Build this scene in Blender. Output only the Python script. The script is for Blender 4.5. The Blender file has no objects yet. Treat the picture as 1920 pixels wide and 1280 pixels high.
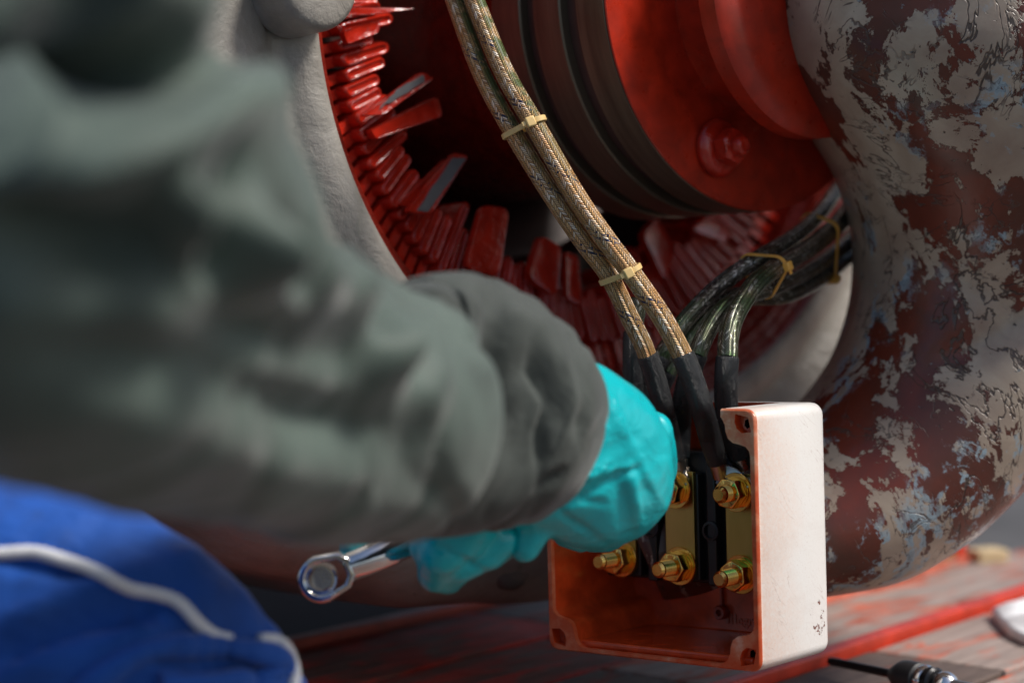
import bpy, bmesh, math, random
from mathutils import Vector, Matrix, noise, geometry
from mathutils.bvhtree import BVHTree

random.seed(7)
R = math.radians
sc = bpy.context.scene

# ------------------------------------------------------------ camera
CAMH = 0.30
cam_d = bpy.data.cameras.new('camera'); cam = bpy.data.objects.new('camera', cam_d)
sc.collection.objects.link(cam); sc.camera = cam
cam_d.lens = 70; cam_d.sensor_width = 36; cam_d.clip_start = 0.05; cam_d.clip_end = 500
MC = Matrix.Translation((0, 0, CAMH)) @ Matrix.Rotation(R(87), 4, 'X')
cam.matrix_world = MC
cam_d.dof.use_dof = True; cam_d.dof.focus_distance = 1.19; cam_d.dof.aperture_fstop = 3.6

# ------------------------------------------------------------ world, sun, exposure
SUNDIR = (MC.to_3x3() @ Vector((0.60, 0.74, 0.18))).normalized()
w = bpy.data.worlds.new('World'); sc.world = w; w.use_nodes = True
nt = w.node_tree; bg = nt.nodes['Background']
sky = nt.nodes.new('ShaderNodeTexSky'); sky.sky_type = 'NISHITA'; sky.sun_disc = False
sky.sun_elevation = math.asin(SUNDIR.z); sky.sun_rotation = math.atan2(SUNDIR.x, SUNDIR.y)
sky.air_density = 1.0; sky.dust_density = 3.0; sky.ozone_density = 1.0
nt.links.new(sky.outputs[0], bg.inputs[0]); bg.inputs[1].default_value = 0.11
sun_d = bpy.data.lights.new('sun', 'SUN'); sun_d.energy = 3.7; sun_d.angle = R(13); sun_d.color = (1, .95, .88)
sun = bpy.data.objects.new('sun', sun_d); sc.collection.objects.link(sun)
sun.rotation_euler = SUNDIR.to_track_quat('Z', 'Y').to_euler()
sc.view_settings.view_transform = 'Standard'; sc.view_settings.look = 'None'
sc.view_settings.exposure = 0.0; sc.view_settings.gamma = 1
sc.render.engine = 'CYCLES'

F = 70 / 36 * 1920
def cc(u, v, d): return Vector(((u - 960) / F * d, -(v - 640) / F * d, -d))
def P(u, v, d): return MC @ cc(u, v, d)
def px(p):
    q = MC.inverted() @ p
    return 960 + F * q.x / -q.z, 640 - F * q.y / -q.z
CAMP = Vector((0, 0, CAMH))
def G(u, v, z=0.0):
    dr = (P(u, v, 1) - CAMP); return CAMP + dr * ((z - CAMH) / dr.z)

# ------------------------------------------------------------ object helpers
def tag(o, label=None, cat=None, group=None, kind=None):
    if label: o['label'] = label
    if cat: o['category'] = cat
    if group: o['group'] = group
    if kind: o['kind'] = kind
    return o
def empty(name, M, label, cat, group=None):
    o = bpy.data.objects.new(name, None); sc.collection.objects.link(o)
    o.empty_display_size = .02
    o.matrix_world = M if isinstance(M, Matrix) else Matrix.Translation(M)
    return tag(o, label, cat, group)
def wm(o):
    return (wm(o.parent) @ o.matrix_basis) if o.parent else o.matrix_basis
def mk(name, V, Fc, mat, parent=None, local=False, smooth=True, ang=35, uv=None, mi=None, bevel=0, subsurf=0):
    """mesh object; V are world coordinates unless local"""
    me = bpy.data.meshes.new(name)
    V = [Vector(v) for v in V]
    org = None
    if parent is not None and not local:
        I = wm(parent).inverted(); V = [I @ v for v in V]
    me.from_pydata([v[:] for v in V], [], Fc); me.update()
    mats = mat if isinstance(mat, (list, tuple)) else [mat]
    for m in mats: me.materials.append(m)
    if mi: me.polygons.foreach_set('material_index', mi)
    if uv:
        l = me.uv_layers.new(name='UVMap')
        for lp in me.loops: pass
        if len(uv) == len(V):
            for i, lp in enumerate(me.loops): l.data[i].uv = uv[lp.vertex_index]
        else:
            for i in range(len(me.loops)): l.data[i].uv = uv[i]
    bm = bmesh.new(); bm.from_mesh(me)
    bmesh.ops.recalc_face_normals(bm, faces=bm.faces); bm.to_mesh(me); bm.free()
    if smooth:
        me.shade_smooth()
        if ang < 180: me.set_sharp_from_angle(angle=R(ang))
    o = bpy.data.objects.new(name, me); sc.collection.objects.link(o)
    if parent is not None: o.parent = parent
    if bevel:
        b = o.modifiers.new('bevel', 'BEVEL'); b.width = bevel; b.segments = 3; b.limit_method = 'ANGLE'; b.angle_limit = R(40)
        b.harden_normals = False
    if subsurf:
        s = o.modifiers.new('sub', 'SUBSURF'); s.levels = subsurf; s.render_levels = subsurf
    return o
def loft(loops, closed=True, cap=True):
    n = len(loops[0]); V = [p for L in loops for p in L]; Fc = []
    for i in range(len(loops) - 1):
        for j in range(n if closed else n - 1):
            k = (j + 1) % n
            Fc.append((i*n+j, i*n+k, (i+1)*n+k, (i+1)*n+j))
    if cap and closed:
        Fc.append(tuple(range(n - 1, -1, -1))); Fc.append(tuple((len(loops)-1)*n + j for j in range(n)))
    return V, Fc
def spline(pts, n):
    """Catmull-Rom through pts (Vectors of any size), n samples per span"""
    pts = [Vector(p) for p in pts]
    Q = [pts[0]*2 - pts[1]] + pts + [pts[-1]*2 - pts[-2]]
    out = []
    for i in range(1, len(Q) - 2):
        a, b, c, d = Q[i-1], Q[i], Q[i+1], Q[i+2]
        for k in range(n):
            t = k / n
            out.append(.5*((2*b) + (c-a)*t + (2*a-5*b+4*c-d)*t*t + (3*b-a-3*c+d)*t**3))
    out.append(pts[-1]); return out
def tube(path, rad, seg=24, v0=0.0, prof=None):
    """loops + uvs along a 3D path with parallel-transported frame; rad a number or function(i, frac)"""
    n = len(path); T = [(path[min(i+1, n-1)] - path[max(i-1, 0)]).normalized() for i in range(n)]
    ref = Vector((0, 0, 1)) if abs(T[0].z) < .9 else Vector((1, 0, 0))
    a = T[0].cross(ref).normalized(); loops = []; uv = []; L = 0
    for i in range(n):
        if i:
            L += (path[i] - path[i-1]).length
            a = (a - T[i] * a.dot(T[i])).normalized()
        b = T[i].cross(a); r = rad(i/(n-1)) if callable(rad) else rad
        loop = []
        for j in range(seg):
            th = 2*math.pi*j/seg
            rr = r * (prof(th, L) if prof else 1)
            loop.append(path[i] + (a*math.cos(th) + b*math.sin(th))*rr); 
        loops.append(loop); uv.append(L)
    return loops, uv
def mktube(name, path, rad, mat, parent=None, seg=24, v0=0, prof=None, local=False, cap=True):
    loops, L = tube(path, rad, seg, v0, prof)
    V, Fc = loft(loops, True, cap)
    o = mk(name, V, Fc, mat, parent, local=local, ang=60)
    me = o.data; l = me.uv_layers.new(name='UVMap')
    for p in me.polygons:
        js = [vi % seg for vi in p.vertices]; wrap = (max(js) - min(js)) > seg/2
        for li, vi in zip(p.loop_indices, p.vertices):
            j = vi % seg; 
            if wrap and j < seg/2: j += seg
            l.data[li].uv = (j/seg, v0 + L[vi//seg])
    return o
def revolve(prof, seg=96, a0=0, a1=2*math.pi, closed_prof=False):
    """profile [(r, z)] about local z"""
    full = abs(a1-a0-2*math.pi) < 1e-6; n = seg if full else seg+1; V = []; Fc = []
    for i in range(n):
        a = a0 + (a1-a0)*i/seg
        for r, z in prof: V.append(Vector((r*math.cos(a), r*math.sin(a), z)))
    m = len(prof)
    for i in range(seg):
        for j in range(m if closed_prof else m-1):
            k = (j+1) % m; i2 = (i+1) % n
            Fc.append((i*m+j, i2*m+j, i2*m+k, i*m+k))
    return V, Fc
def xf(V, M): return [M @ Vector(v) for v in V]
def join(parts):
    V = []; Fc = []
    for v, f in parts:
        o = len(V); V += list(v); Fc += [tuple(i+o for i in q) for q in f]
    return V, Fc
def boxvf(x0, x1, y0, y1, z0, z1):
    V = [Vector(p) for p in ((x0,y0,z0),(x1,y0,z0),(x1,y1,z0),(x0,y1,z0),(x0,y0,z1),(x1,y0,z1),(x1,y1,z1),(x0,y1,z1))]
    return V, [(0,3,2,1),(4,5,6,7),(0,1,5,4),(1,2,6,5),(2,3,7,6),(3,0,4,7)]
def frame(o, z, up=Vector((0, 0, 1))):
    z = z.normalized(); x = up.cross(z).normalized(); y = z.cross(x)
    return Matrix(((x.x,y.x,z.x,o.x),(x.y,y.y,z.y,o.y),(x.z,y.z,z.z,o.z),(0,0,0,1)))

# ------------------------------------------------------------ materials
class NT:
    def __init__(s, name):
        s.m = bpy.data.materials.new(name); s.m.use_nodes = True; s.t = s.m.node_tree
        s.b = s.t.nodes['Principled BSDF']; s.tc = s.t.nodes.new('ShaderNodeTexCoord')
    def link(s, a, b): s.t.links.new(a, b)
    def set(s, k, v):
        i = s.b.inputs[k]
        if hasattr(v, 'default_value'): s.link(v, i)
        else: i.default_value = (*v, 1) if isinstance(v, tuple) and i.type == 'RGBA' else v
    def M(s, op, a, b=None, c=None, clamp=False):
        n = s.t.nodes.new('ShaderNodeMath'); n.operation = op; n.use_clamp = clamp
        for i, x in enumerate((a, b, c)):
            if x is None: continue
            if hasattr(x, 'default_value'): s.link(x, n.inputs[i])
            else: n.inputs[i].default_value = x
        return n.outputs[0]
    def noise(s, scale, detail=4, rough=.55, dist=0, vec=None, sc3=None, off=None):
        n = s.t.nodes.new('ShaderNodeTexNoise'); n.inputs['Scale'].default_value = scale
        n.inputs['Detail'].default_value = detail; n.inputs['Roughness'].default_value = rough
        n.inputs['Distortion'].default_value = dist
        s.link(s.map(sc3, off, vec), n.inputs['Vector']); return n.outputs['Fac']
    def map(s, sc3=None, off=None, vec=None, rot=None):
        v = vec if vec is not None else s.tc.outputs['Object']
        if sc3 is None and off is None and rot is None: return v
        m = s.t.nodes.new('ShaderNodeMapping'); s.link(v, m.inputs[0])
        if sc3: m.inputs['Scale'].default_value = sc3
        if off: m.inputs['Location'].default_value = off
        if rot: m.inputs['Rotation'].default_value = rot
        return m.outputs[0]
    def voro(s, scale, vec=None, feature='DISTANCE_TO_EDGE', sc3=None):
        n = s.t.nodes.new('ShaderNodeTexVoronoi'); n.feature = feature; n.inputs['Scale'].default_value = scale
        s.link(s.map(sc3, None, vec), n.inputs['Vector']); return n.outputs[0]
    def ramp(s, f, stops, const=False):
        n = s.t.nodes.new('ShaderNodeValToRGB'); cr = n.color_ramp
        if const: cr.interpolation = 'CONSTANT'
        while len(cr.elements) < len(stops): cr.elements.new(.5)
        for e, (p, c) in zip(cr.elements, stops):
            e.position = p; e.color = (*c, 1) if isinstance(c, tuple) else (c, c, c, 1)
        s.link(f, n.inputs[0]); return n.outputs[0]
    def mix(s, f, a, b, mode='MIX'):
        n = s.t.nodes.new('ShaderNodeMix'); n.data_type = 'RGBA'; n.blend_type = mode
        for i, x in ((0, f), (6, a), (7, b)):
            if hasattr(x, 'default_value'): s.link(x, n.inputs[i])
            else: n.inputs[i].default_value = (*x, 1) if isinstance(x, tuple) else x
        return n.outputs[2]
    def bump(s, h, dist=.001, strength=1, nrm=None):
        n = s.t.nodes.new('ShaderNodeBump'); n.inputs['Distance'].default_value = dist
        n.inputs['Strength'].default_value = strength; s.link(h, n.inputs['Height'])
        if nrm is not None: s.link(nrm, n.inputs['Normal'])
        s.link(n.outputs[0], s.b.inputs['Normal']); return n.outputs[0]
    def distort(s, amt, scale, vec=None):
        n = s.t.nodes.new('ShaderNodeTexNoise'); n.inputs['Scale'].default_value = scale; n.inputs['Detail'].default_value = 5
        v = vec if vec is not None else s.tc.outputs['Object']; s.link(v, n.inputs['Vector'])
        a = s.t.nodes.new('ShaderNodeVectorMath'); a.operation = 'MULTIPLY_ADD'
        s.link(n.outputs['Color'], a.inputs[0]); a.inputs[1].default_value = (amt,)*3; s.link(v, a.inputs[2])
        return a.outputs[0]
    def sepuv(s):
        n = s.t.nodes.new('ShaderNodeSeparateXYZ'); s.link(s.tc.outputs['UV'], n.inputs[0]); return n.outputs[0], n.outputs[1]
    def sep(s, v):
        n = s.t.nodes.new('ShaderNodeSeparateXYZ'); s.link(v, n.inputs[0]); return n.outputs

def simple(name, col, rough=.5, metal=0, bump=0, bs=200, coat=0, var=.15, rvar=.1, ns=40, spec=.5):
    n = NT(name)
    f = n.noise(ns, 5, .6)
    dark = tuple(c*(1-var) for c in col); lite = tuple(min(1, c*(1+var)) for c in col)
    n.set('Base Color', n.ramp(f, [(.3, dark), (.7, lite)]))
    n.set('Roughness', n.M('MULTIPLY_ADD', n.noise(ns*2.3, 4), rvar*2, rough - rvar))
    n.set('Metallic', metal); n.set('Coat Weight', coat); n.set('Specular IOR Level', spec)
    if bump: n.bump(n.noise(bs, 4, .6), bump)
    return n.m

# glossy red-oxide enamel, brushed on thick
def enamel(name, col, rough=.2, bump=.0006, bs=60, coat=.3):
    n = NT(name)
    f = n.noise(55, 6, .6, .4)
    n.set('Base Color', n.ramp(f, [(.25, tuple(c*.55 for c in col)), (.55, col), (.8, tuple(c*1.35 for c in col))]))
    n.set('Roughness', n.M('MULTIPLY_ADD', n.noise(90, 4), .2, rough - .1)); n.set('Coat Weight', coat); n.set('Coat Roughness', .12)
    h = n.M('ADD', n.noise(bs, 3, .5, .5), n.M('MULTIPLY', n.noise(bs*5, 3), .25))
    n.bump(h, bump); return n.m
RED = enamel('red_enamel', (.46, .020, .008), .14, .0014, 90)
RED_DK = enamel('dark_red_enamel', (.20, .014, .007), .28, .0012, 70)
RED_FACE = enamel('red_face_enamel', (.42, .022, .006), .30, .00012, 40, .15)
RED_BOX = enamel('box_red_enamel', (.60, .062, .012), .22, .0003, 50, .3)
RED_IN = enamel('box_inner_red', (.34, .03, .012), .25, .0003, 50, .3)
BLACKHOLE = simple('void_black', (.012, .006, .005), .6)  # near-black colour stands for the darkness deep in the bore and screw holes
SILVERPLATE = simple('bare_grey_blade', (.16, .16, .17), .38, .25, .0001, 300, ns=25, var=.2)
BLACKPL = simple('black_moulded_plastic', (.012, .012, .013), .38, 0, .00015, 120)
STEEL = simple('tinned_steel', (.42, .38, .34), .28, 1, .0001, 150)
CHROME = simple('chrome', (.82, .82, .84), .06, 1, 0, rvar=.03, var=.03)
NYLON = simple('yellowed_nylon', (.74, .52, .22), .32, 0, .0001, 200, coat=.1, ns=80)

def m_brass():
    n = NT('yellow_zinc_brass'); f = n.noise(60, 5, .6)
    n.set('Base Color', n.ramp(f, [(.25, (.72, .42, .09)), (.5, (.95, .56, .14)), (.75, (.95, .64, .22))]))
    n.set('Metallic', 1); n.set('Roughness', n.M('MULTIPLY_ADD', n.noise(120, 4), .18, .10))
    n.bump(n.noise(300, 3, .6), .00002); return n.m
BRASS = m_brass()
def m_bar():
    n = NT('brushed_brass_bar'); f = n.noise(30, 5, .6, 0, None, (1, .3, 1))
    n.set('Base Color', n.ramp(f, [(.25, (.50, .36, .09)), (.75, (.70, .52, .17))]))
    n.set('Metallic', 1); n.set('Roughness', n.M('MULTIPLY_ADD', n.noise(80, 4), .2, .27))
    n.bump(n.noise(500, 3, .6, 0, None, (6, .3, 1)), .00006); return n.m
BAR = m_bar()
def m_ring():
    n = NT('polished_slip_ring')
    f = n.noise(9, 5, .6, 0, None, (1, 1, 14))
    n.set('Base Color', n.ramp(f, [(.3, (.11, .085, .062)), (.7, (.20, .165, .12))]))
    n.set('Metallic', .55); n.set('Roughness', n.M('MULTIPLY_ADD', n.noise(30, 5, .6, 0, None, (.6, .6, 20)), .22, .24))
    n.bump(n.noise(14, 4, .6, 0, None, (.3, .3, 90)), .00012); return n.m
RINGM = m_ring()
def m_casting():
    n = NT('painted_grey_casting')
    f = n.noise(14, 8, .65, .6); g = n.noise(110, 5, .65)
    c = n.ramp(f, [(.25, (.18, .165, .145)), (.5, (.29, .27, .24)), (.8, (.38, .355, .32))])
    spots = n.ramp(n.noise(75, 3, .5), [(.70, 0.0), (.76, 1.0)])
    c = n.mix(n.M('MULTIPLY', spots, .8), c, (.06, .05, .045))
    gr = n.ramp(n.noise(22, 6, .6, 1.0, None, (1, .35, 1)), [(.58, 0.0), (.72, 1.0)])
    c = n.mix(n.M('MULTIPLY', gr, .55), c, (.16, .17, .12))
    n.set('Base Color', c); n.set('Roughness', n.M('MULTIPLY_ADD', g, .25, .32)); n.set('Coat Weight', .1)
    h = n.M('ADD', n.M('MULTIPLY', g, .5), n.M('ADD', n.noise(30, 6, .6, 1.5), n.M('MULTIPLY', n.noise(260, 3, .6, 1.2), .16)))
    n.bump(h, .0016); return n.m
CAST = m_casting()
def m_peel():
    n = NT('peeling_paint')
    ob = n.map(None, None, None, (0, 0, R(-18)))
    x, y, z = n.sep(n.tc.outputs['Object'])
    d1 = n.distort(.035, 22)
    big = n.noise(17, 9, .68, .4, n.distort(.02, 9, ob), (1.5, .75, 1.1))
    # cream cover thins towards the inner (left) edge of the bracket
    cream_bias = n.M('MULTIPLY_ADD', x, .34, .006)
    mk_ = n.M('ADD', big, cream_bias)
    fine = n.M('MULTIPLY_ADD', n.noise(75, 7, .75, .3), .26, -.13)
    f = n.M('ADD', mk_, fine)
    cream = n.ramp(f, [(.500, 0.0), (.508, 1.0)])
    rim = n.ramp(f, [(.482, 0.0), (.492, 1.0), (.503, 1.0), (.512, 0.0)])
    prim = n.ramp(n.noise(12, 6, .6, .6), [(.3, (.065, .035, .026)), (.5, (.12, .034, .022)), (.66, (.19, .036, .018)), (.8, (.075, .06, .05))])
    crm = n.ramp(n.noise(16, 6, .6, .5), [(.25, (.30, .21, .165)), (.5, (.43, .34, .26)), (.75, (.58, .51, .41))])
    c = n.mix(cream, prim, crm)
    blue_area = n.ramp(n.noise(7.5, 4, .6, .2, None, None, (3.1, 1.7, .4)), [(.47, 0.0), (.55, 1.0)])
    blotch = n.ramp(n.noise(48, 6, .65, .5), [(.50, 0.0), (.53, 1.0)])
    nearrim = n.ramp(f, [(.46, 0.0), (.485, 1.0), (.54, 1.0), (.565, 0.0)])
    c = n.mix(n.M('MULTIPLY', n.M('MULTIPLY', blue_area, blotch), nearrim), c, (.34, .44, .50))
    # network of cracks in the paint film, sheared along the sweep of the casting
    r1 = n.M('ABSOLUTE', n.M('SUBTRACT', n.noise(11, 5, .55, .8, ob, (2.0, 1, .8)), .5))
    cmask = n.ramp(n.noise(9, 4, .6, .2, None, None, (.3, .8, 2)), [(.47, 0.0), (.55, 1.0)])
    crack = n.M('MULTIPLY', n.ramp(r1, [(.0035, 1.0), (.0085, 0.0)]), cmask)
    c = n.mix(crack, c, (.085, .06, .05))
    r2 = n.M('ABSOLUTE', n.M('SUBTRACT', n.noise(34, 4, .6, .6, ob, (2.0, 1, .7), (4, 1, 2)), .5))
    ck2 = n.M('MULTIPLY', n.ramp(r2, [(.006, 1.0), (.016, 0.0)]), n.ramp(n.noise(17, 4, .6), [(.50, 0.0), (.58, 1.0)]))
    c = n.mix(n.M('MULTIPLY', ck2, .85), c, (.09, .065, .055))
    # chips
    chip = n.ramp(n.noise(95, 5, .7, .4), [(.655, 0.0), (.67, 1.0)])
    c = n.mix(n.M('MULTIPLY', chip, .9), c, n.mix(blotch, (.05, .035, .03), (.30, .33, .35)))
    n.set('Base Color', c)
    n.set('Roughness', n.M('MULTIPLY_ADD', n.noise(60, 4), .22, .22)); n.set('Coat Weight', .12); n.set('Coat Roughness', .2)
    h = n.M('ADD', n.M('MULTIPLY', cream, .5), n.M('MULTIPLY', n.noise(35, 6, .6), .45))
    h = n.M('SUBTRACT', h, n.M('MULTIPLY', crack, .8)); h = n.M('SUBTRACT', h, n.M('MULTIPLY', ck2, .3))
    h = n.M('SUBTRACT', h, n.M('MULTIPLY', chip, .3))
    n.bump(h, .0013); return n.m
PEEL = m_peel()
def m_braid(name, base, lite, dark, tracer, green, greenf, metal=.35, rough=.38, gold=0, bd=.0006):
    n = NT(name); u, v = n.sepuv()
    V = n.M('MULTIPLY', v, 560)                      # strands per metre
    cu = n.M('MULTIPLY', u, 16); cid = n.M('FLOOR', cu); f = n.M('FRACT', cu)
    par = n.M('MODULO', cid, 2); sg = n.M('MULTIPLY_ADD', par, -2, 1)
    s = n.M('MULTIPLY_ADD', sg, n.M('MULTIPLY', n.M('SUBTRACT', f, .5), 1.5), V)
    s = n.M('ADD', s, n.M('MULTIPLY', cid, .37))
    sf = n.M('FRACT', s); sid = n.M('FLOOR', s)
    hp = n.M('SINE', n.M('MULTIPLY', sf, math.pi)); hc = n.M('SINE', n.M('MULTIPLY', f, math.pi))
    h = n.M('MULTIPLY', n.M('POWER', hp, .7), n.M('POWER', hc, .45))
    wn = n.t.nodes.new('ShaderNodeTexWhiteNoise'); wn.noise_dimensions = '2D'
    cb = n.t.nodes.new('ShaderNodeCombineXYZ'); n.link(sid, cb.inputs[0]); n.link(cid, cb.inputs[1]); n.link(cb.outputs[0], wn.inputs['Vector'])
    rnd = wn.outputs['Value']
    c = n.ramp(rnd, [(0, dark), (.25, base), (.6, base), (1, lite)])
    c = n.mix(n.ramp(n.noise(45, 4, .6), [(.45, 0.0), (.65, .5)]), c, tuple(x*y for x, y in zip(base, (1.25, .75, .35))))
    if gold: c = n.mix(n.M('MULTIPLY', n.M('MODULO', n.M('FLOOR', n.M('MULTIPLY', cid, .5)), 2), .62), c, (.46, .25, .07))
    # two tracer threads wound helically
    hx = n.M('FRACT', n.M('ADD', n.M('MULTIPLY', v, 21), u))
    t1 = n.M('COMPARE', hx, .30, .022); t2 = n.M('COMPARE', hx, .40, .022)
    tr = n.M('MULTIPLY', n.M('ADD', t1, t2, None, True), n.M('LESS_THAN', n.M('MODULO', sid, 2), 1))
    tr = n.M('MULTIPLY', tr, n.M('GREATER_THAN', hc, .3))
    c = n.mix(tr, c, tracer)
    gm = greenf(n, u, v)
    c = n.mix(gm, c, green)
    c = n.mix(n.ramp(h, [(.25, 1.0), (.6, 0.0)]), c, tuple(x*.3 for x in dark))
    n.set('Base Color', c); n.set('Metallic', metal); n.set('Roughness', rough); n.set('Coat Weight', .15); n.set('Coat Roughness', .3)
    n.bump(h, bd); return n.m
def gf_light(n, u, v):   # green overspray on the upper right flank near the top end
    side = n.ramp(n.M('ABSOLUTE', n.M('SUBTRACT', u, GREENU)), [(.10, 1.0), (.2, 0.0)])
    fade = n.ramp(v, [(.24, 1.0), (.33, .0)])
    return n.M('MULTIPLY', n.M('MULTIPLY', side, fade), n.ramp(n.noise(110, 5, .6), [(.40, 0.0), (.52, .95)]))
def gf_dark(n, u, v):
    return n.M('MULTIPLY', n.ramp(n.noise(25, 3, .6), [(.40, 0.0), (.60, .8)]), n.ramp(v, [(.09, 1.0), (.14, 0.0)]))
GREENU = .84
BRA = m_braid('gold_braid', (.66, .43, .21), (1, .90, .76), (.30, .16, .07), (.02, .03, .09), (.05, .12, .02), gf_light, .3, .42, 1)
BRB = m_braid('dark_braid', (.17, .155, .125), (.8, .77, .7), (.08, .07, .055), (.02, .02, .03), (.05, .14, .05), gf_dark, .7, .2, 0, .00025)
def m_shrink():
    n = NT('black_heat_shrink'); u, v = n.sepuv()
    n.set('Base Color', n.ramp(n.noise(60, 4), [(.3, (.010, .011, .013)), (.7, (.028, .03, .033))]))
    n.set('Roughness', n.M('MULTIPLY_ADD', n.noise(70, 5), .25, .12)); n.set('Coat Weight', .2)
    h = n.M('ADD', n.noise(50, 4, .6, 1), n.M('MULTIPLY', n.noise(30, 3, .6, 0, n.tc.outputs['UV'], (30, 1.5, 1)), .8))
    n.bump(h, .0007); return n.m
SHRINK = m_shrink()
def m_boxwhite():
    n = NT('dusty_white_enamel')
    x, y, z = n.sep(n.tc.outputs['Object'])
    f = n.M('ADD', n.M('MULTIPLY_ADD', z, 7.5, .50), n.M('MULTIPLY', n.noise(22, 7, .65), .5))
    tint = n.ramp(f, [(.36, 0.0), (.95, .85)])
    sp = n.noise(420, 3, .7)
    c = n.mix(n.M('MULTIPLY', tint, n.ramp(sp, [(.3, .35), (.7, 1.0)])), (.77, .755, .73), (.72, .38, .22))
    c = n.mix(n.ramp(n.noise(900, 2, .6), [(.6, 0.0), (.75, .25)]), c, (.42, .25, .18))
    # chips near the lower rear corner
    g = n.t.nodes.new('ShaderNodeVectorMath'); g.operation = 'DISTANCE'; n.link(n.tc.outputs['Object'], g.inputs[0]); g.inputs[1].default_value = (.078, -.052, -.066)
    near = n.ramp(g.outputs['Value'], [(.010, 1.0), (.021, 0.0)])
    ch = n.ramp(n.M('ADD', n.noise(150, 5, .7, .6), n.M('MULTIPLY', near, .2)), [(.775, 0.0), (.79, 1.0)])
    c = n.mix(ch, c, (.20, .07, .05))
    ch2 = n.ramp(n.noise(170, 4, .7, .2, None, None, (5, 1, 2)), [(.745, 0.0), (.76, .8)])
    c = n.mix(ch2, c, (.16, .12, .10))
    sc_ = n.M('ABSOLUTE', n.M('SUBTRACT', n.noise(26, 3, .5, .3, n.map(None, None, None, (R(38), 0, 0)), (1, 3.2, .5)), .5))
    c = n.mix(n.M('MULTIPLY', n.ramp(sc_, [(.001, .45), (.005, 0.0)]), n.ramp(n.noise(30, 3), [(.48, 0.0), (.58, 1.0)])), c, (.38, .27, .22))
    c = n.mix(n.ramp(n.noise(13, 6, .7, .8), [(.50, 0.0), (.75, .35)]), c, (.50, .40, .34))
    n.set('Base Color', c); n.set('Roughness', n.M('MULTIPLY_ADD', n.noise(35, 5, .7), .35, .18)); n.set('Coat Weight', .12)
    n.bump(n.M('SUBTRACT', n.M('MULTIPLY', n.noise(260, 4, .6), .4), n.M('ADD', ch, ch2)), .0003); return n.m
BOXW = m_boxwhite()
def m_rim():
    n = NT('worn_rim_enamel')
    f = n.noise(60, 6, .65)
    n.set('Base Color', n.ramp(f, [(.42, (.56, .085, .025)), (.58, (.62, .20, .10)), (.74, (.74, .50, .38))]))
    n.set('Roughness', .3); n.bump(n.noise(160, 4), .0004); return n.m
RIM = m_rim()
def m_cloth(name, col, rough, sheen, fine=900, big=14, bb=.004, spec=.3, fz=.0002):
    n = NT(name)
    f = n.noise(big, 4, .5)
    n.set('Base Color', n.ramp(f, [(.3, tuple(c*.8 for c in col)), (.7, tuple(c*1.15 for c in col))]))
    st_ = n.ramp(n.noise(big*2.2, 7, .65, .5, None, None, (2, 5, 1)), [(.54, 0.0), (.66, .5)])
    n.set('Base Color', n.mix(st_, n.ramp(f, [(.3, tuple(c*.75 for c in col)), (.7, tuple(c*1.2 for c in col))]), tuple(c*.45 + .008 for c in col)))
    n.set('Roughness', rough); n.set('Sheen Weight', sheen); n.set('Sheen Roughness', .4); n.set('Specular IOR Level', spec)
    b1 = n.t.nodes.new('ShaderNodeBump'); b1.inputs['Distance'].default_value = fz
    n.link(n.noise(fine, 2, .5), b1.inputs['Height'])
    n.bump(n.noise(big*1.3, 3, .5, .6), bb, 1, b1.outputs[0]); return n.m
JACKET = m_cloth('grey_green_jacket_cloth', (.082, .112, .096), .6, .25, bb=.006, big=11)
CUFFM = m_cloth('grey_knit_cuff_cloth', (.058, .068, .062), .75, .2, bb=.004, big=16)
BLUE = m_cloth('blue_work_cloth', (.010, .085, .40), .7, .3, bb=.006, big=13)
ROPE = simple('white_piping_cord', (.75, .76, .78), .7, 0, .0003, 500)
def m_glove():
    n = NT('turquoise_nitrile')
    n.set('Base Color', n.ramp(n.noise(20, 4), [(.3, (.0, .43, .48)), (.7, (.0, .53, .58))]))
    n.set('Roughness', .30); n.set('Subsurface Weight', .12); n.set('Subsurface Radius', (.004, .012, .012)); n.set('Subsurface Scale', .3)
    n.set('Coat Weight', .2); n.set('Coat Roughness', .25)
    b1 = n.t.nodes.new('ShaderNodeBump'); b1.inputs['Distance'].default_value = .0002; n.link(n.noise(500, 3), b1.inputs['Height'])
    n.bump(n.M('ADD', n.M('MULTIPLY', n.noise(60, 2, .5, 1.5), .35), n.M('MULTIPLY', n.noise(20, 2, .4, .5, None, (1, 1, 3)), .8)), .0030, 1, b1.outputs[0]); return n.m
GLOVE = m_glove()
def m_plank(name, base, red, t0, seed):
    n = NT(name)
    g = n.noise(9, 7, .65, .6, None, (1, 4, 1), (seed, 0, 0))
    wood = n.ramp(n.noise(14, 6, .6, .4, None, (.8, 9, 1), (seed, 1, 0)), [(.25, tuple(c*.55 for c in base)), (.55, base), (.85, tuple(c*1.5 for c in base))])
    rm = n.ramp(g, [(t0-.05, 0.0), (t0+.05, 1.0)])
    rc = n.ramp(n.noise(16, 6, .65, .6, None, None, (seed, 2, 2)), [(.3, tuple(c*.4 for c in red)), (.55, red), (.8, tuple(min(.8, c*1.6+.02) for c in red))])
    c = n.mix(rm, wood, rc)
    n.set('Base Color', c); n.set('Roughness', n.M('MULTIPLY_ADD', n.noise(30, 4), .3, .45)); n.set('Specular IOR Level', .22)
    n.bump(n.M('ADD', n.noise(40, 5, .6, 0, None, (.5, 6, 1)), n.M('MULTIPLY', rm, .5)), .001); return n.m

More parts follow.
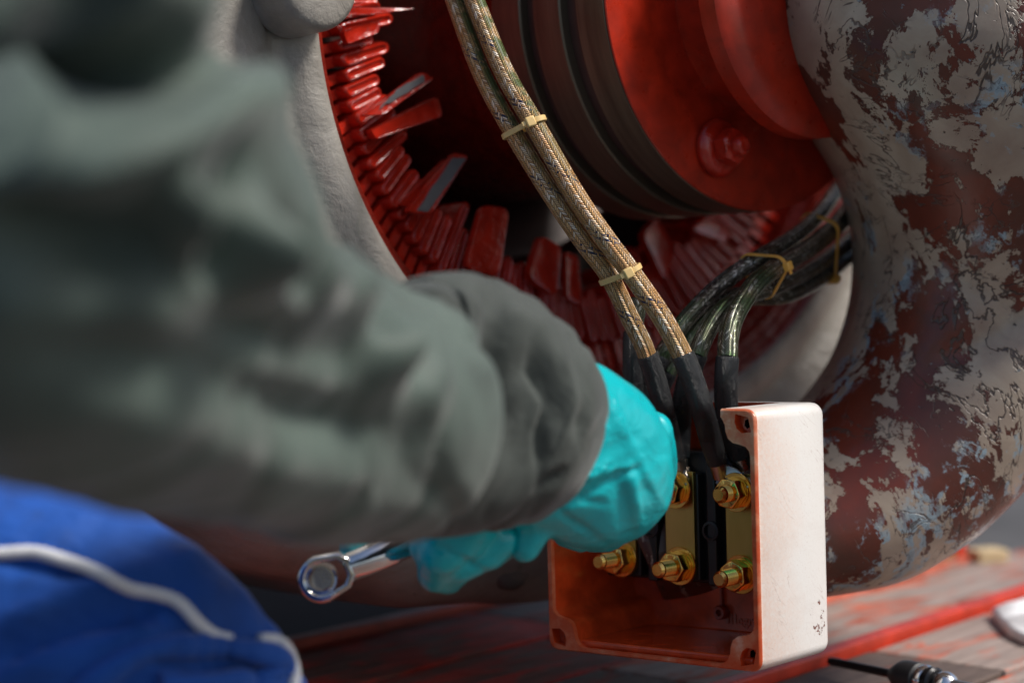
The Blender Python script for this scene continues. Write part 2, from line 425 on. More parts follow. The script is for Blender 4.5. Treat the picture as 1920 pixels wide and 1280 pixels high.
# ============================================================ SETTING
gv, gf = boxvf(-14, 14, -4, 22, -.30, -.035)
CONC = simple('dark_concrete', (.075, .073, .075), .8, 0, .002, 30, ns=4, var=.35)
tag(mk('ground', gv, gf, CONC, smooth=False), kind='structure')
A0 = G(1400, 1285); A1 = G(1920, 1115); DR = (A1 - A0).normalized(); QR = Vector((-DR.y, DR.x, 0))
FM = Matrix(((DR.x, QR.x, 0, A0.x), (DR.y, QR.y, 0, A0.y), (0, 0, 1, 0), (0, 0, 0, 1)))
plf = bpy.data.objects.new('platform', None); sc.collection.objects.link(plf); plf.matrix_world = FM; tag(plf, kind='structure')
PL = [m_plank('weathered_plank_paint', (.34, .27, .24), (.55, .12, .06), .56, 1.3),
      m_plank('red_plank_paint', (.20, .06, .04), (.55, .028, .012), .50, 4.1),
      m_plank('dark_plank_paint', (.13, .095, .08), (.30, .04, .02), .60, 7.7),
      m_plank('salmon_edge_paint', (.34, .20, .16), (.62, .16, .10), .42, 2.9)]
def plank(s0, s1, q0, q1, mat, z1=0.0, z0=-.03, nm='plank'):
    V, Fc = boxvf(s0, s1, q0, q1, z0, z1); return mk(nm, V, Fc, mat, plf, True, smooth=True, ang=30, bevel=.002)
plank(-.9, .02, -.30, -.118, PL[2]); plank(.026, 1.3, -.30, -.118, PL[0], -.001)
plank(-.9, .15, -.114, -.010, PL[2], .0005); plank(.155, 1.3, -.114, -.010, PL[0])
plank(-.9, -.02, .010, .108, PL[2]); plank(-.015, .66, .010, .108, PL[0], .0005)
plank(.05, .58, .110, .130, PL[3], .006)
plank(-.9, -.303, .112, .205, PL[2], -.001); plank(-.30, .045, .112, .205, PL[1], -.001); plank(-.9, -.353, .209, .318, PL[2]); plank(-.35, .09, .209, .318, PL[1]); plank(.05, .34, .136, .205, PL[2]); plank(.094, .34, .209, .318, PL[2], -.001)
SHADEBOARD = simple('shade_dark_board', (.022, .012, .010), .85, 0, .001, 40, spec=.1); plank(-.9, .9, .342, .5, SHADEBOARD, -.012); plank(-.9, .9, .504, .7, SHADEBOARD, -.014)  # shade under the machine put into the near-black board colour
REDP = simple('red_rail_paint', (.50, .035, .012), .45, 0, .0006, 60, ns=30, var=.35)
rb1 = mk('steel_rail', *boxvf(-.9, 1.1, -.0065, .0065, -.03, .008), REDP, None, smooth=True, bevel=.002)
rb1.matrix_world = FM; tag(rb1, 'narrow bright red painted steel rail crossing the floor behind the screwdriver', 'rail', 'red rails on the floor')
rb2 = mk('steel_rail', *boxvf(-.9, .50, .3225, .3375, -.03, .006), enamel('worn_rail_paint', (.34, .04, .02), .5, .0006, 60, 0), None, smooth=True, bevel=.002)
rb2.matrix_world = FM; tag(rb2, 'dull red rail lying in shadow below the round machine housing', 'rail', 'red rails on the floor')

# ochre pipe with a red end
a = G(1600, 1080, .012); b = G(1775, 1030, .012)
pp = empty('floor_pipe', a, 'dull ochre pipe with a red end cap lying on the platform edge behind the box', 'pipe')
dirp = (b - a).normalized(); 
mktube('pipe_body', [a - dirp*.25, a, b], .011, simple('ochre_paint', (.30, .22, .10), .5), pp, 20)
mktube('end_cap', [b - dirp*.004, b + dirp*.012], .0135, REDP, pp, 20)
c0 = G(1850, 1040, .006)
blk = mk('wood_block', xf(boxvf(-.016, .016, -.012, .012, -.006, .006)[0], Matrix.Translation(c0) @ Matrix.Rotation(R(20), 4, 'Z')), boxvf(0,1,0,1,0,1)[1], simple('pale_wood', (.55, .42, .24), .6), smooth=True, bevel=.0015)
tag(blk, 'small pale yellow wooden block on the platform beside the red pipe end', 'block')

# crumpled white cloth corner
def cloth():
    pts = [(1860, 1150), (1890, 1185), (1925, 1202), (1990, 1215), (2050, 1150), (1960, 1135), (1905, 1140)]
    base = [G(u, v, .004) for u, v in pts]; ctr = sum(base, Vector())/len(base); V = []; Fc = []; n = 8; m = len(base)*6
    B = []
    for i in range(len(base)):
        for k in range(6): B.append(base[i].lerp(base[(i+1) % len(base)], k/6))
    for i in range(n+1):
        for j in range(m):
            p = B[j].lerp(ctr, i/n*.98); h = .004 + .014*(1-(1-i/n)**2)*(.6+.8*noise.noise(p*28))
            V.append(p + Vector((0, 0, h)))
    for i in range(n):
        for j in range(m): Fc.append((i*m+j, i*m+(j+1) % m, (i+1)*m+(j+1) % m, (i+1)*m+j))
    Fc.append(tuple(n*m+j for j in range(m)))
    bot = len(V)
    for j in range(m): V.append(B[j] - Vector((0, 0, .003)))
    for j in range(m): Fc.append((bot+j, bot+(j+1) % m, (j+1) % m, j))
    Fc.append(tuple(bot+j for j in range(m-1, -1, -1)))
    o = mk('folded_cloth', V, Fc, simple('white_cloth', (.85, .86, .9), .7), ang=180)
    tag(o, 'crumpled bright white rag lying on the planks at the right edge', 'rag')
cloth()

# screwdriver on the floor
def screwdriver():
    a = G(1556, 1238, .012); b = G(1675, 1263, .014); ax = (b - a).normalized()
    t = empty('screwdriver', a, 'black and chrome screwdriver bit holder lying on the planks in front of the red rail', 'screwdriver')
    bl = simple('black_tool_steel', (.015, .015, .017), .3, .4)
    mktube('shaft', [a, a + ax*.003, b], lambda f: .0030 if f > .1 else .0026, bl, t, 16)
    M = frame(b, ax)
    def rv(nm, prof, mat):
        V, Fc = revolve(prof, 40); mk(nm, xf(V, M), Fc, mat, t, ang=40)
    rv('handle', [(0, -.002), (.004, -.002), (.0085, .005), (.0105, .009), (.0112, .014), (.0108, .024), (.009, .0255), (0, .0255)], simple('black_rubber', (.018, .018, .02), .5))
    rv('collar', [(0, .0256), (.0092, .0256), (.0104, .0275), (.0104, .030), (.0092, .0318), (0, .0318)], CHROME)
    rv('handle_rib', [(0, .0319), (.0085, .0319), (.0100, .0335), (.0100, .0375), (.0085, .039), (0, .039)], bl)
    rv('ball_joint', [(0, .0385)] + [(.0088*math.sin(k*math.pi/12), .0465 - .0088*math.cos(k*math.pi/12)) for k in range(2, 12)] + [(0, .0552)], CHROME)
    rv('rear_shaft', [(0, .053), (.0048, .053), (.0048, .13), (.0042, .131), (0, .131)], simple('grey_steel', (.32, .32, .34), .35, .9))
screwdriver()

# ============================================================ MOTOR
d0 = 1.32
CM = Vector(((1414.2-960)/F*d0, -(6.6-640)/F*d0, -d0)); NM = Vector((0.65763528, 0.00749993, 0.75329914))
MF = MC @ frame(CM, NM, Vector((0, 1, 0)))
MFI = MF.inverted()
motor = empty('electric_motor', MF, 'large electric motor with grey housing, glossy red windings and polished slip rings', 'motor')
def mpl(u, v, t):
    """point of the plane z=t of the motor frame seen at pixel"""
    o = MFI @ CAMP; dd = (MFI @ P(u, v, 1)) - o; return o + dd * ((t - o.z)/dd.z)
def rv(name, prof, mat, seg=160, parent=None, closed=False, ang=35, M=None):
    V, Fc = revolve(prof, seg, closed_prof=closed)
    if M: V = xf(V, M)
    return mk(name, V, Fc, mat, parent or motor, True, ang=ang)
RS = .1376
# slip rings and end flange
DARKIN = simple('shade_dark_interior', (.035, .010, .008), .55, 0, .0004, 60)  # hub colour darkened to stand for the shade inside the bore
e = .0012
rv('rotor_flange', [(0, 0), (RS-.0006, 0), (RS, -.0006), (RS, -.0010), (RS-.004, -.0012), (0, -.0012)], RED_FACE)
rv('slip_ring', [(.05, -.0014), (RS-.001, -.0014), (RS+.0002, -.0022), (RS+.0002, -.0265), (RS-.001, -.0275), (.05, -.0275)], RINGM)
rv('insulator', [(.05, -.0277), (RS-.007, -.0277), (RS-.007, -.0415), (.05, -.0415)], simple('brown_insulation', (.075, .038, .036), .4))
rv('slip_ring', [(.05, -.0417), (RS-.001, -.0417), (RS+.0002, -.0427), (RS+.0002, -.0665), (RS-.001, -.0675), (.05, -.0675)], RINGM)
rv('insulator', [(.05, -.0677), (RS-.007, -.0677), (RS-.007, -.0795), (.05, -.0795)], simple('brown_insulation_b', (.075, .038, .036), .4))
rv('slip_ring', [(.05, -.0797), (RS-.001, -.0797), (RS+.0002, -.0807), (RS+.0002, -.107), (RS-.004, -.110), (.05, -.110)], RINGM)
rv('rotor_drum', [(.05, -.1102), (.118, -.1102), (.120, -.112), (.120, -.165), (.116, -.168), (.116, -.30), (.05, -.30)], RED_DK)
rv('shaft_boss', [(.0755, 0), (.0750, .002), (.0745, .036), (.0925, .036), (.0935, .037), (.0935, .050), (.090, .053), (.075, .056), (.0, .056)], RED_FACE)
# inner rotor disc seen in the dark
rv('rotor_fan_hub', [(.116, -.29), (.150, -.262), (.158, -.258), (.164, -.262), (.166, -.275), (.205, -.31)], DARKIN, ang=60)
# round bearing seat half hidden in the dark behind the rotor
V, Fc = revolve([(.052, -.012), (.052, .004), (.056, .009), (.064, .010), (.068, .005), (.069, -.012)], 64)
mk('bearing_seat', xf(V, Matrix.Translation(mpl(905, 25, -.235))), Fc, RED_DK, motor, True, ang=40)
# flange bolt
def hexnut(af, h, ch=.0008, hole=0):
    V = []; Fc = []; r = af/2/math.cos(R(30)); n = 36
    def ring(rad, z, hexa):
        L = []
        for i in range(n):
            a = 2*math.pi*i/n; am = ((a + R(30)) % R(60)) - R(30)
            rr = af/2/math.cos(am) if hexa else rad
            L.append(Vector((min(rr, rad)*math.cos(a), min(rr, rad)*math.sin(a), z)))
        return L
    loops = [ring(r, 0, True), ring(r, h-.0016, True), ring(r*.955, h-.0006, True), ring(af/2*.96, h, True), ring(max(hole, .0001), h, False)]
    return loft(loops, True, True)
def stud(r, L, pitch=.0019, tip=.0016):
    prof = [(0, -.004), (r, -.004)]; z = 0
    while z < L - tip - pitch:
        prof += [(r, z), (r, z+pitch*.12), (r-.0011, z+pitch*.5), (r-.0011, z+pitch*.62), (r, z+pitch)]; z += pitch
    prof += [(r-.0002, L-tip), (r-.0016, L), (0, L)]
    return revolve(prof, 28)
pb = mpl(1343, 278, .0005)
BM = Matrix.Translation(pb)
nb = mk('flange_bolt', *(lambda q: (xf(q[0], BM), q[1]))(revolve([(0, 0), (.0185, 0), (.0192, .002), (.019, .004), (.017, .0065), (.0145, .0075), (0, .0075)], 48)), RED, motor, True, ang=50)
V, Fc = hexnut(.021, .0105); mk('nut', xf(V, BM @ Matrix.Translation((0, 0, .0077)) @ Matrix.Rotation(R(12), 4, 'Z')), Fc, RED, nb, True, ang=30, bevel=.0008)
V, Fc = revolve([(0, 0), (.0062, 0), (.0062, .0055), (.0056, .0066), (.0042, .0072), (.0042, .0064), (0, .006)], 32); mk('stud', xf(V, BM @ Matrix.Translation((0, 0, .0183))), Fc, RED, nb, True, ang=40)
# opening rim, funnel and bore
RO = .2714; TO = -.115
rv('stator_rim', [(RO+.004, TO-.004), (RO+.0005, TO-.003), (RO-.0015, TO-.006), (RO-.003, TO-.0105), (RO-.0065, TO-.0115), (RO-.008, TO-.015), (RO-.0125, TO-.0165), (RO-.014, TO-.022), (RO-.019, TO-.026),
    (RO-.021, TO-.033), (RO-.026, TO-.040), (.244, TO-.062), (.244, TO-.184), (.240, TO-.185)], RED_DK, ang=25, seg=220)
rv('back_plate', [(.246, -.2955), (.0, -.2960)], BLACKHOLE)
# housing: cast annulus with a flowing rim
def housing():
    n = 240; outer = []
    def Rout(a):   # radius of the outer edge by angle: fuller on the left
        d = math.degrees(a) % 360
        K = [(0, .36), (60, .42), (120, .50), (180, .56), (210, .51), (228, .468), (243, .440), (258, .415), (275, .395), (310, .37), (360, .36)]
        for (p, q), (r, s) in zip(K, K[1:]):
            if p <= d <= r:
                t = (d-p)/(r-p); t = t*t*(3-2*t); return q + (s-q)*t
        return .4
    loops = []
    for i in range(n):
        a = 2*math.pi*i/n; ro = Rout(a); L = []
        prof = [(RO, TO-.07), (RO, TO-.004), (RO+.0015, TO-.0008), (RO+.006, TO), (RO+.018, TO-.001), (RO+.024, TO-.006), (RO+.030, TO-.0085), (RO+.037, TO-.006), (RO+.045, TO), (RO+.06, TO+.002)]
        w = ro - RO - .06
        prof += [(RO+.06 + w*f, TO + .002 + b) for f, b in ((.25, .003), (.5, .001), (.7, -.006), (.85, -.018), (.95, -.036), (1.0, -.06), (1.01, -.12), (1.0, -.30))]
        for r, z in prof:
            p = Vector((r*math.cos(a), r*math.sin(a), z))
            if r > RO+.002: p.z += .0016*noise.noise(p*22) + .0009*noise.noise(p*60)
            L.append(p)
        loops.append(L)
    m = len(loops[0]); V = [p for L in loops for p in L]; Fc = []
    for i in range(n):
        for j in range(m-1): Fc.append((i*m+j, ((i+1) % n)*m+j, ((i+1) % n)*m+j+1, i*m+j+1))
    h = mk('housing', V, Fc, CAST, motor, True, ang=70)
    q = mpl(578, -28, TO+.02)
    V, Fc = revolve([(.0295, -.022), (.0290, .006), (.0275, .011), (.024, .0135), (.012, .0145), (0, .0145)], 64)
    mk('boss', xf(V, Matrix.Translation(q)), Fc, CAST, h, True, ang=60)
    for (u, v, r) in ((940, 1062, .012),):
        q = mpl(u, v, TO-.02); V, Fc = revolve([(r*1.25, -.02), (r*1.25, .012), (r, .015), (r*.5, .0155), (0, .016)], 40)
        mk('bolt_head', xf(V, Matrix.Translation(q)), Fc, simple('dark_bolt', (.10, .09, .08), .45), h, True, ang=50)
housing()

# winding ends: one glossy bar per slot
def bar_mesh(seed):
    rnd = random.Random(seed)
    th = .0096 + rnd.uniform(-.0006, .0008); L = .033 + rnd.uniform(-.003, .005)
    # outline in (x radial inward, y tangential): rounded tongue, extruded along z
    def outline(x0, x1, w, k=6):
        pts = []; r = w/2*.98
        for i in range(k+1):
            a = math.pi/2 + math.pi*i/k; pts.append((x0 + r + r*math.cos(a), r*math.sin(a)))
        for i in range(k+1):
            a = -math.pi/2 + math.pi*i/k; pts.append((x1 - r + r*math.cos(a), r*math.sin(a)))
        return pts
    loops = []
    for (ins, z) in ((0, -.045), (0, -.0035), (.0004, -.0012), (.0016, 0), (.0028, -.0002), (.0035, -.0013)):
        loops.append([Vector((x, y*(1+rnd.uniform(-.04, .04)), z + .0009*noise.noise(Vector((x*90, y*90, seed))))) for x, y in outline(ins, L-ins, th-2*ins)])
    V1, F1 = loft(loops, True, True)
    # stem running back to the rim
    V2, F2 = boxvf(-.032, .004, -th*.36, th*.36, -.045, -.010)
    return join([(V1, F1), (V2, F2)])
bars = []
for s in range(6):
    V, Fc = bar_mesh(s*3.7+1); me = bpy.data.meshes.new('winding_bar'); me.from_pydata([v[:] for v in V], [], Fc); me.materials.append(RED)
    bm = bmesh.new(); bm.from_mesh(me); bmesh.ops.recalc_face_normals(bm, faces=bm.faces); bm.to_mesh(me); bm.free()
    me.shade_smooth(); me.set_sharp_from_angle(angle=R(55)); bars.append(me)
NB = 138; RB = .2235
skip = set()
for i in range(NB):
    a = 2*math.pi*i/NB
    tz = -.160 + random.uniform(-.002, .002)
    q = MF @ Vector((RB*.93*math.cos(a), RB*.93*math.sin(a), tz)); u, v = px(q)
    if not (-60 < u < 1700 and -420 < v < 1330): continue
    o = bpy.data.objects.new('winding_bar', bars[random.randrange(6)]); sc.collection.objects.link(o); o.parent = motor
    jr = random.uniform(-.0012, .0012)
    M = Matrix.Translation(((RB+jr)*math.cos(a), (RB+jr)*math.sin(a), tz)) @ Matrix.Rotation(a + math.pi + R(random.uniform(-4, 4) + 9), 4, 'Z') \
        @ Matrix.Rotation(R(random.uniform(-5, 5)), 4, 'X') @ Matrix.Rotation(R(6), 4, 'Y')
    dg_ = math.degrees(a)
    k = 1 + (.45 if 228 < dg_ < 345 else .05)*random.uniform(.2, 1) + (.35 if random.random() < .12 else 0)
    o.matrix_local = M @ Matrix.Diagonal((k, random.uniform(.88, 1.08), 1, 1))
# longer flat blades standing out between the bars
def blade(quad, t, th=.0022, grey=None, lift=(0, 0, 0, 0), mat=RED):
    q = [mpl(u, v, t + l) for (u, v), l in zip(quad, lift)]
    nrm = (q[1]-q[0]).cross(q[3]-q[0]).normalized()
    if nrm.z < 0: nrm = -nrm
    # rounded outline
    out = []; c = sum(q, Vector())/4
    for i in range(4):
        p, a_, b_ = q[i], q[i-1], q[(i+1) % 4]
        r = min((a_-p).length, (b_-p).length)*.28
        for k in range(5):
            f = k/4; A = p + (a_-p).normalized()*r; B = p + (b_-p).normalized()*r
            out.append(A*(1-f)**2 + p*2*f*(1-f) + B*f*f)
    loops = [[p - nrm*th for p in out], [p + nrm*th*.2 for p in out], [p.lerp(c, .03) + nrm*th*.6 for p in out]]
    loops.append([p.lerp(c, .12) + nrm*th*.45 for p in out])
    V, Fc = loft(loops, True, True)
    mi = [0]*len(Fc)
    o = mk('blade', V, Fc, [mat, SILVERPLATE], motor, True, ang=40)
    if grey:
        # bare grey sheet left unpainted on the face
        g = [mpl(u, v, t + lift[0]) for u, v in grey]
        pl = lambda p: p - nrm*((p - c).dot(nrm))
        cg = sum(g, Vector())/len(g); gl = []
        for i in range(len(g)):
            for k in range(5):
                f = k/5; p = g[i].lerp(g[(i+1) % len(g)], f); p += Vector((noise.noise(p*300), noise.noise(p*300+Vector((5, 5, 5))), 0))*.0012; gl.append(pl(p))
        lp = [[p + nrm*th*.3 for p in gl], [p + nrm*th*.75 for p in gl], [p.lerp(pl(cg), .04) + nrm*th*.85 for p in gl]]
        V, Fc = loft(lp, True, True); mk('bare_patch', V, Fc, SILVERPLATE, o, True, ang=40)
    return o
TB = -.150
blade([(622, 30), (700, 27), (786, 16), (640, 12)], TB, .003)
blade([(640, 60), (712, 36), (708, 62), (648, 84)], TB-.004, .003)
blade([(678, 218), (735, 178), (800, 134), (812, 148), (722, 208)][:1] + [(790, 135), (813, 146), (716, 216)], TB, .003, [(708, 204), (742, 168), (790, 142), (792, 152), (736, 190)])
blade([(690, 245), (818, 180), (828, 218), (700, 262)], TB-.006, .004)
blade([(758, 398), (852, 286), (877, 292), (804, 404)], TB, .003, [(778, 395), (846, 296), (870, 297), (800, 398)])
blade([(745, 385), (835, 298), (848, 304), (772, 392)], TB-.008, .003)
blade([(868, 505), (902, 384), (953, 390), (935, 520)], TB, .003)
blade([(985, 520), (1012, 440), (1050, 462), (1042, 560)], TB-.002, .004)
blade([(1060, 560), (1058, 470), (1082, 480), (1090, 575)], TB-.004, .003)
blade([(1200, 440), (1230, 405), (1262, 470), (1244, 530)], TB-.01, .004)
blade([(1290, 430), (1330, 400), (1372, 440), (1355, 455)], TB-.01, .004)

# bearing bracket: thick swept casting with peeling paint
def bracket():
    pr = [((1420, -160), (2250, -260)), ((1442, 0), (2260, 60)), ((1478, 150), (2230, 260)), ((1530, 250), (2190, 400)), ((1572, 330), (2150, 520)), ((1601, 430), (2110, 640)), ((1604, 520), (2060, 730)), ((1590, 600), (2000, 810)),
          ((1558, 680), (1925, 890)), ((1500, 757), (1815, 1000)), ((1430, 800), (1690, 1078)), ((1340, 830), (1560, 1108)), ((1230, 850), (1400, 1125)), ((1120, 860), (1240, 1120))]
    A = spline([Vector((a[0], a[1], 0)) for a, b in pr], 6); B = spline([Vector((b[0], b[1], 0)) for a, b in pr], 6)
    loops = []; n = 72; N = len(A)
    for i in range(N):
        f = i/(N-1)
        da = 1.29 + .08*min(1, max(0, (f-.12)/.3)); db = da - .02
        a = cc(A[i].x, A[i].y, da); b = cc(B[i].x, B[i].y, db); c = (a+b)/2; e1 = (b-a)/2; dep = .105
        L = []
        for j in range(n):
            t = 2*math.pi*j/n; ct, st = math.cos(t), math.sin(t)
            k = 2/2.35
            x = math.copysign(abs(ct)**k, ct); y = math.copysign(abs(st)**k, st)
            p = c - e1*x + Vector((0, 0, dep*y*(1.0 if y > 0 else .9 + 1.1*max(0, 1 - f/.3) + 1.1*max(0, .25 - x)*min(1, max(0, (.62-f)/.2)))))  # unseen back half deepened towards the housing to shade the right windings
            q3 = p + e1*.0
            p += Vector((0, 0, 1))*(.003*noise.noise(p*12) + .0007*noise.noise(p*38))
            # crease where the lower lobe meets the upper arm
            u = 960 + F*p.x/-p.z; v = 640 - F*p.y/-p.z
            s = (v - (610 + (1900-u)*.55)); 
            if u > 1700: p.z -= .010*math.exp(-(s/26)**2)*min(1, (u-1700)/120)
            L.append(MC @ p)
        loops.append(L)
    V, Fc = loft(loops, True, True)
    o = mk('bearing_bracket', V, Fc, PEEL, motor, ang=180)
    return o
bracket()

# ============================================================ TERMINAL BOX
def rotv(v):
    a = math.sqrt(sum(x*x for x in v)); return Matrix.Rotation(a, 4, Vector(v)/a)
BF = MC @ Matrix.Translation((0.0816, -0.1161, -1.2)) @ rotv((0.0245, -0.6873, 0.0189))
BFI = BF.inverted()
def bpl(u, v, z):
    o = BFI @ CAMP; dd = (BFI @ P(u, v, 1)) - o; return o + dd*((z-o.z)/dd.z)
box = empty('terminal_box', BF, 'open terminal box, white outside and orange-red inside, with brass studs', 'terminal box')
W, H, D = .1566, .1528, .083
def rrect(w, h, r, k=5):
    pts = []
    for cx, cy, a0 in ((w-r, h-r, 0), (-w+r, h-r, 90), (-w+r, -h+r, 180), (w-r, -h+r, 270)):
        for i in range(k+1):
            a = R(a0 + 90*i/k); pts.append((cx + r*math.cos(a), cy + r*math.sin(a)))
    return pts
def cavity():
    """inner outline, swinging inward round a screw lug at each corner"""
    w, h = W/2-.0040, H/2-.0030
    c = []
    q = [(0, -.0245), (-.0006, -.0215), (-.003, -.019), (-.007, -.0178), (-.0115, -.0170), (-.0150, -.0145), (-.0165, -.0105), (-.0170, -.0065), (-.0190, -.0025), (-.0225, -.0004), (-.026, 0)]
    pts = [(w+x, h+y) for x, y in q]
    out = list(pts)
    out += [(-x, y) for x, y in reversed(pts)]
    out += [(-x, -y) for x, y in pts]
    out += [(x, -y) for x, y in reversed(pts)]
    return out
def boxshell():
    O = rrect(W/2, H/2, .007); C = cavity()
    V = []; Fc = []; mi = []
    def ring(pts, z, w_=0): 
        s = len(V); V.extend(Vector((x, y, z)) for x, y in pts); return s
    def bridge(a, b, n, m):
        for j in range(n):
            k = (j+1) % n; Fc.append((a+j, a+k, b+k, b+j)); mi.append(m)
    n = len(O)
    def off(w): return rrect(W/2-w, H/2-w, max(.001, .007-w*.6))
    rings = [ring(off(.0012), 0), ring(off(.0003), -.0008), ring(O, -.0022), ring(off(.0008), -.0036), ring(off(.0008), -.0050), ring(off(0), -.0062)]
    for i in range(7):
        a = R(90*i/6); r = .010; rings.append(ring(off(r*(1-math.cos(a))), -D + r - r*math.sin(a)))
    for i, (a, b) in enumerate(zip(rings, rings[1:])): bridge(a, b, n, 0 if i > 1 else 2)
    Fc.append(tuple(rings[-1]+j for j in range(n))); mi.append(0)
    # pockets in the lugs
    lug = []
    for sx in (1, -1):
        for sy in (1, -1):
            cx, cy = sx*(W/2-.0098), sy*(H/2-.0098)
            lug.append([(cx+.0063*math.cos(R(22.5+45*k)), cy+.0063*math.sin(R(22.5+45*k))) for k in range(8)])
    lug = []
    q = [(-.0028, -.0135), (-.0048, -.0048), (-.0135, -.0030), (-.0142, -.0075), (-.0128, -.0115), (-.0095, -.0140)]
    for sx in (1, -1):
        for sy in (1, -1): lug.append([(sx*(W/2+x), sy*(H/2+y)) for x, y in q])
    m = len(C); c0 = ring(C, 0)
    ls = [ring(l, 0) for l in lug]
    polys = [[V[rings[0]+j] for j in range(n)], [V[c0+j] for j in range(m)]] + [[V[s+j] for j in range(len(q))] for s in ls]
    flat = []; 
    idx = [rings[0]+j for j in range(n)] + [c0+j for j in range(m)] + [s+j for s in ls for j in range(len(q))]
    bt = bmesh.new(); bv = []
    for pl in polys:
        vs = [bt.verts.new(p) for p in pl]; bv += vs
        for i in range(len(vs)): bt.edges.new((vs[i], vs[(i+1) % len(vs)]))
    bt.verts.index_update()
    bmesh.ops.triangle_fill(bt, use_beauty=True, use_dissolve=False, edges=bt.edges[:], normal=(0, 0, 1))
    for f in bt.faces: Fc.append(tuple(idx[v.index] for v in f.verts)); mi.append(2)
    bt.free()
    for s, l in zip(ls, lug):
        cx = sum(x for x, y in l)/len(l); cy = sum(y for x, y in l)/len(l)
        s2 = ring([(cx+(x-cx)*.93, cy+(y-cy)*.93) for x, y in l], -.0065); k = len(l)
        bridge(s, s2, k, 1)
        hole = [(cx+.0022*math.cos(R(60*i+20)), cy+.0030*math.sin(R(60*i+20))) for i in range(k)]
        # order the hole points to follow the pocket outline
        hole = sorted(hole, key=lambda p: math.atan2(p[1]-cy, p[0]-cx)); lo = sorted(range(k), key=lambda i: math.atan2(l[i][1]-cy, l[i][0]-cx))
        s3 = ring(hole, -.0068); s4 = ring(hole, -.018)
        for i in range(k):
            a, b = lo[i], lo[(i+1) % k]; Fc.append((s2+a, s2+b, s3+(i+1) % k, s3+i)); mi.append(1)
        bridge(s3, s4, k, 3); Fc.append(tuple(s4+i for i in range(k))); mi.append(3)
    inner = [c0, ring([(x*.998, y*.998) for x, y in C], -.003), ring([(x*.985, y*.985) for x, y in C], -D+.012), ring([(x*.93, y*.93) for x, y in C], -D+.0035)]
    bridge(inner[0], inner[1], m, 2)
    for a, b in zip(inner[1:], inner[2:]): bridge(a, b, m, 1)
    # back: use triangulated cap
    pl = [[V[inner[-1]+j] for j in range(m)]]
    for tri in geometry.tessellate_polygon(pl): Fc.append(tuple(inner[-1]+i for i in tri)); mi.append(1)
    me = bpy.data.meshes.new('shell'); me.from_pydata([v[:] for v in V], [], Fc)
    for mt in (BOXW, RED_BOX, RIM, BLACKHOLE): me.materials.append(mt)
    me.polygons.foreach_set('material_index', mi)
    bm = bmesh.new(); bm.from_mesh(me); bmesh.ops.recalc_face_normals(bm, faces=bm.faces); bm.to_mesh(me); bm.free()
    o = bpy.data.objects.new('shell', me); sc.collection.objects.link(o); o.parent = box
    # cable entry cut through the top wall
    cv, cf = boxvf(-.052, .0545, .050, .10, -.066, .02)
    cut = mk('cut', cv, cf, RED_BOX, box, True, smooth=False)
    md = o.modifiers.new('b', 'BOOLEAN'); md.object = cut; md.operation = 'DIFFERENCE'; md.solver = 'EXACT'
    dg = bpy.context.evaluated_depsgraph_get(); dg.update()
    me2 = bpy.data.meshes.new_from_object(o.evaluated_get(dg)); o.modifiers.clear()
    o.data = me2; bpy.data.objects.remove(cut)
    me2.shade_smooth(); me2.set_sharp_from_angle(angle=R(38))
    return o
boxshell()
# ledge at the foot of the inner back wall, screw tower, drip
V, Fc = boxvf(-.070, .070, -.0735, -.0690, -.079, -.0045); mk('inner_step', V, Fc, RED_BOX, box, True, bevel=.0015)
q = bpl(1348, 1148, -.074); V, Fc = revolve([(.0048, -.004), (.0046, .004), (.0038, .005), (.0022, .005), (.0020, .0015), (0, .0015)], 28)
mk('screw_boss', xf(V, Matrix.Translation((q.x, q.y, -.0785))), Fc, RED_IN, box, True)
mk('boss_rib', *boxvf(q.x-.0007, q.x+.0007, q.y+.004, q.y+.03, -.0795, -.0765), RED_IN, box, True)
def text(body, size, M, mat, parent, ext=.0003, name='raised_lettering'):
    cu = bpy.data.curves.new('t', 'FONT'); cu.body = body; cu.size = size; cu.extrude = ext; cu.resolution_u = 3
    o = bpy.data.objects.new('t', cu); sc.collection.objects.link(o)
    dg = bpy.context.evaluated_depsgraph_get(); dg.update()
    me = bpy.data.meshes.new_from_object(o.evaluated_get(dg)); bpy.data.objects.remove(o)
    me.transform(M); me.materials.clear(); me.materials.append(mat)
    t = bpy.data.objects.new(name, me); sc.collection.objects.link(t); t.parent = parent; return t
q = bpl(1366, 1168, -.0792)
LET = enamel('lettering_red', (.50, .10, .05), .3, .0001, 50, .2)
text('legrand', .0092, Matrix.Translation((q.x+.0045, q.y, -.0790)), LET, box)
for k in range(2):
    mk('emblem_bar', *boxvf(q.x-.0012+k*.0026, q.x+.0006+k*.0026, q.y, q.y+.0066, -.0795, -.0787), LET, box, True, bevel=.0003)

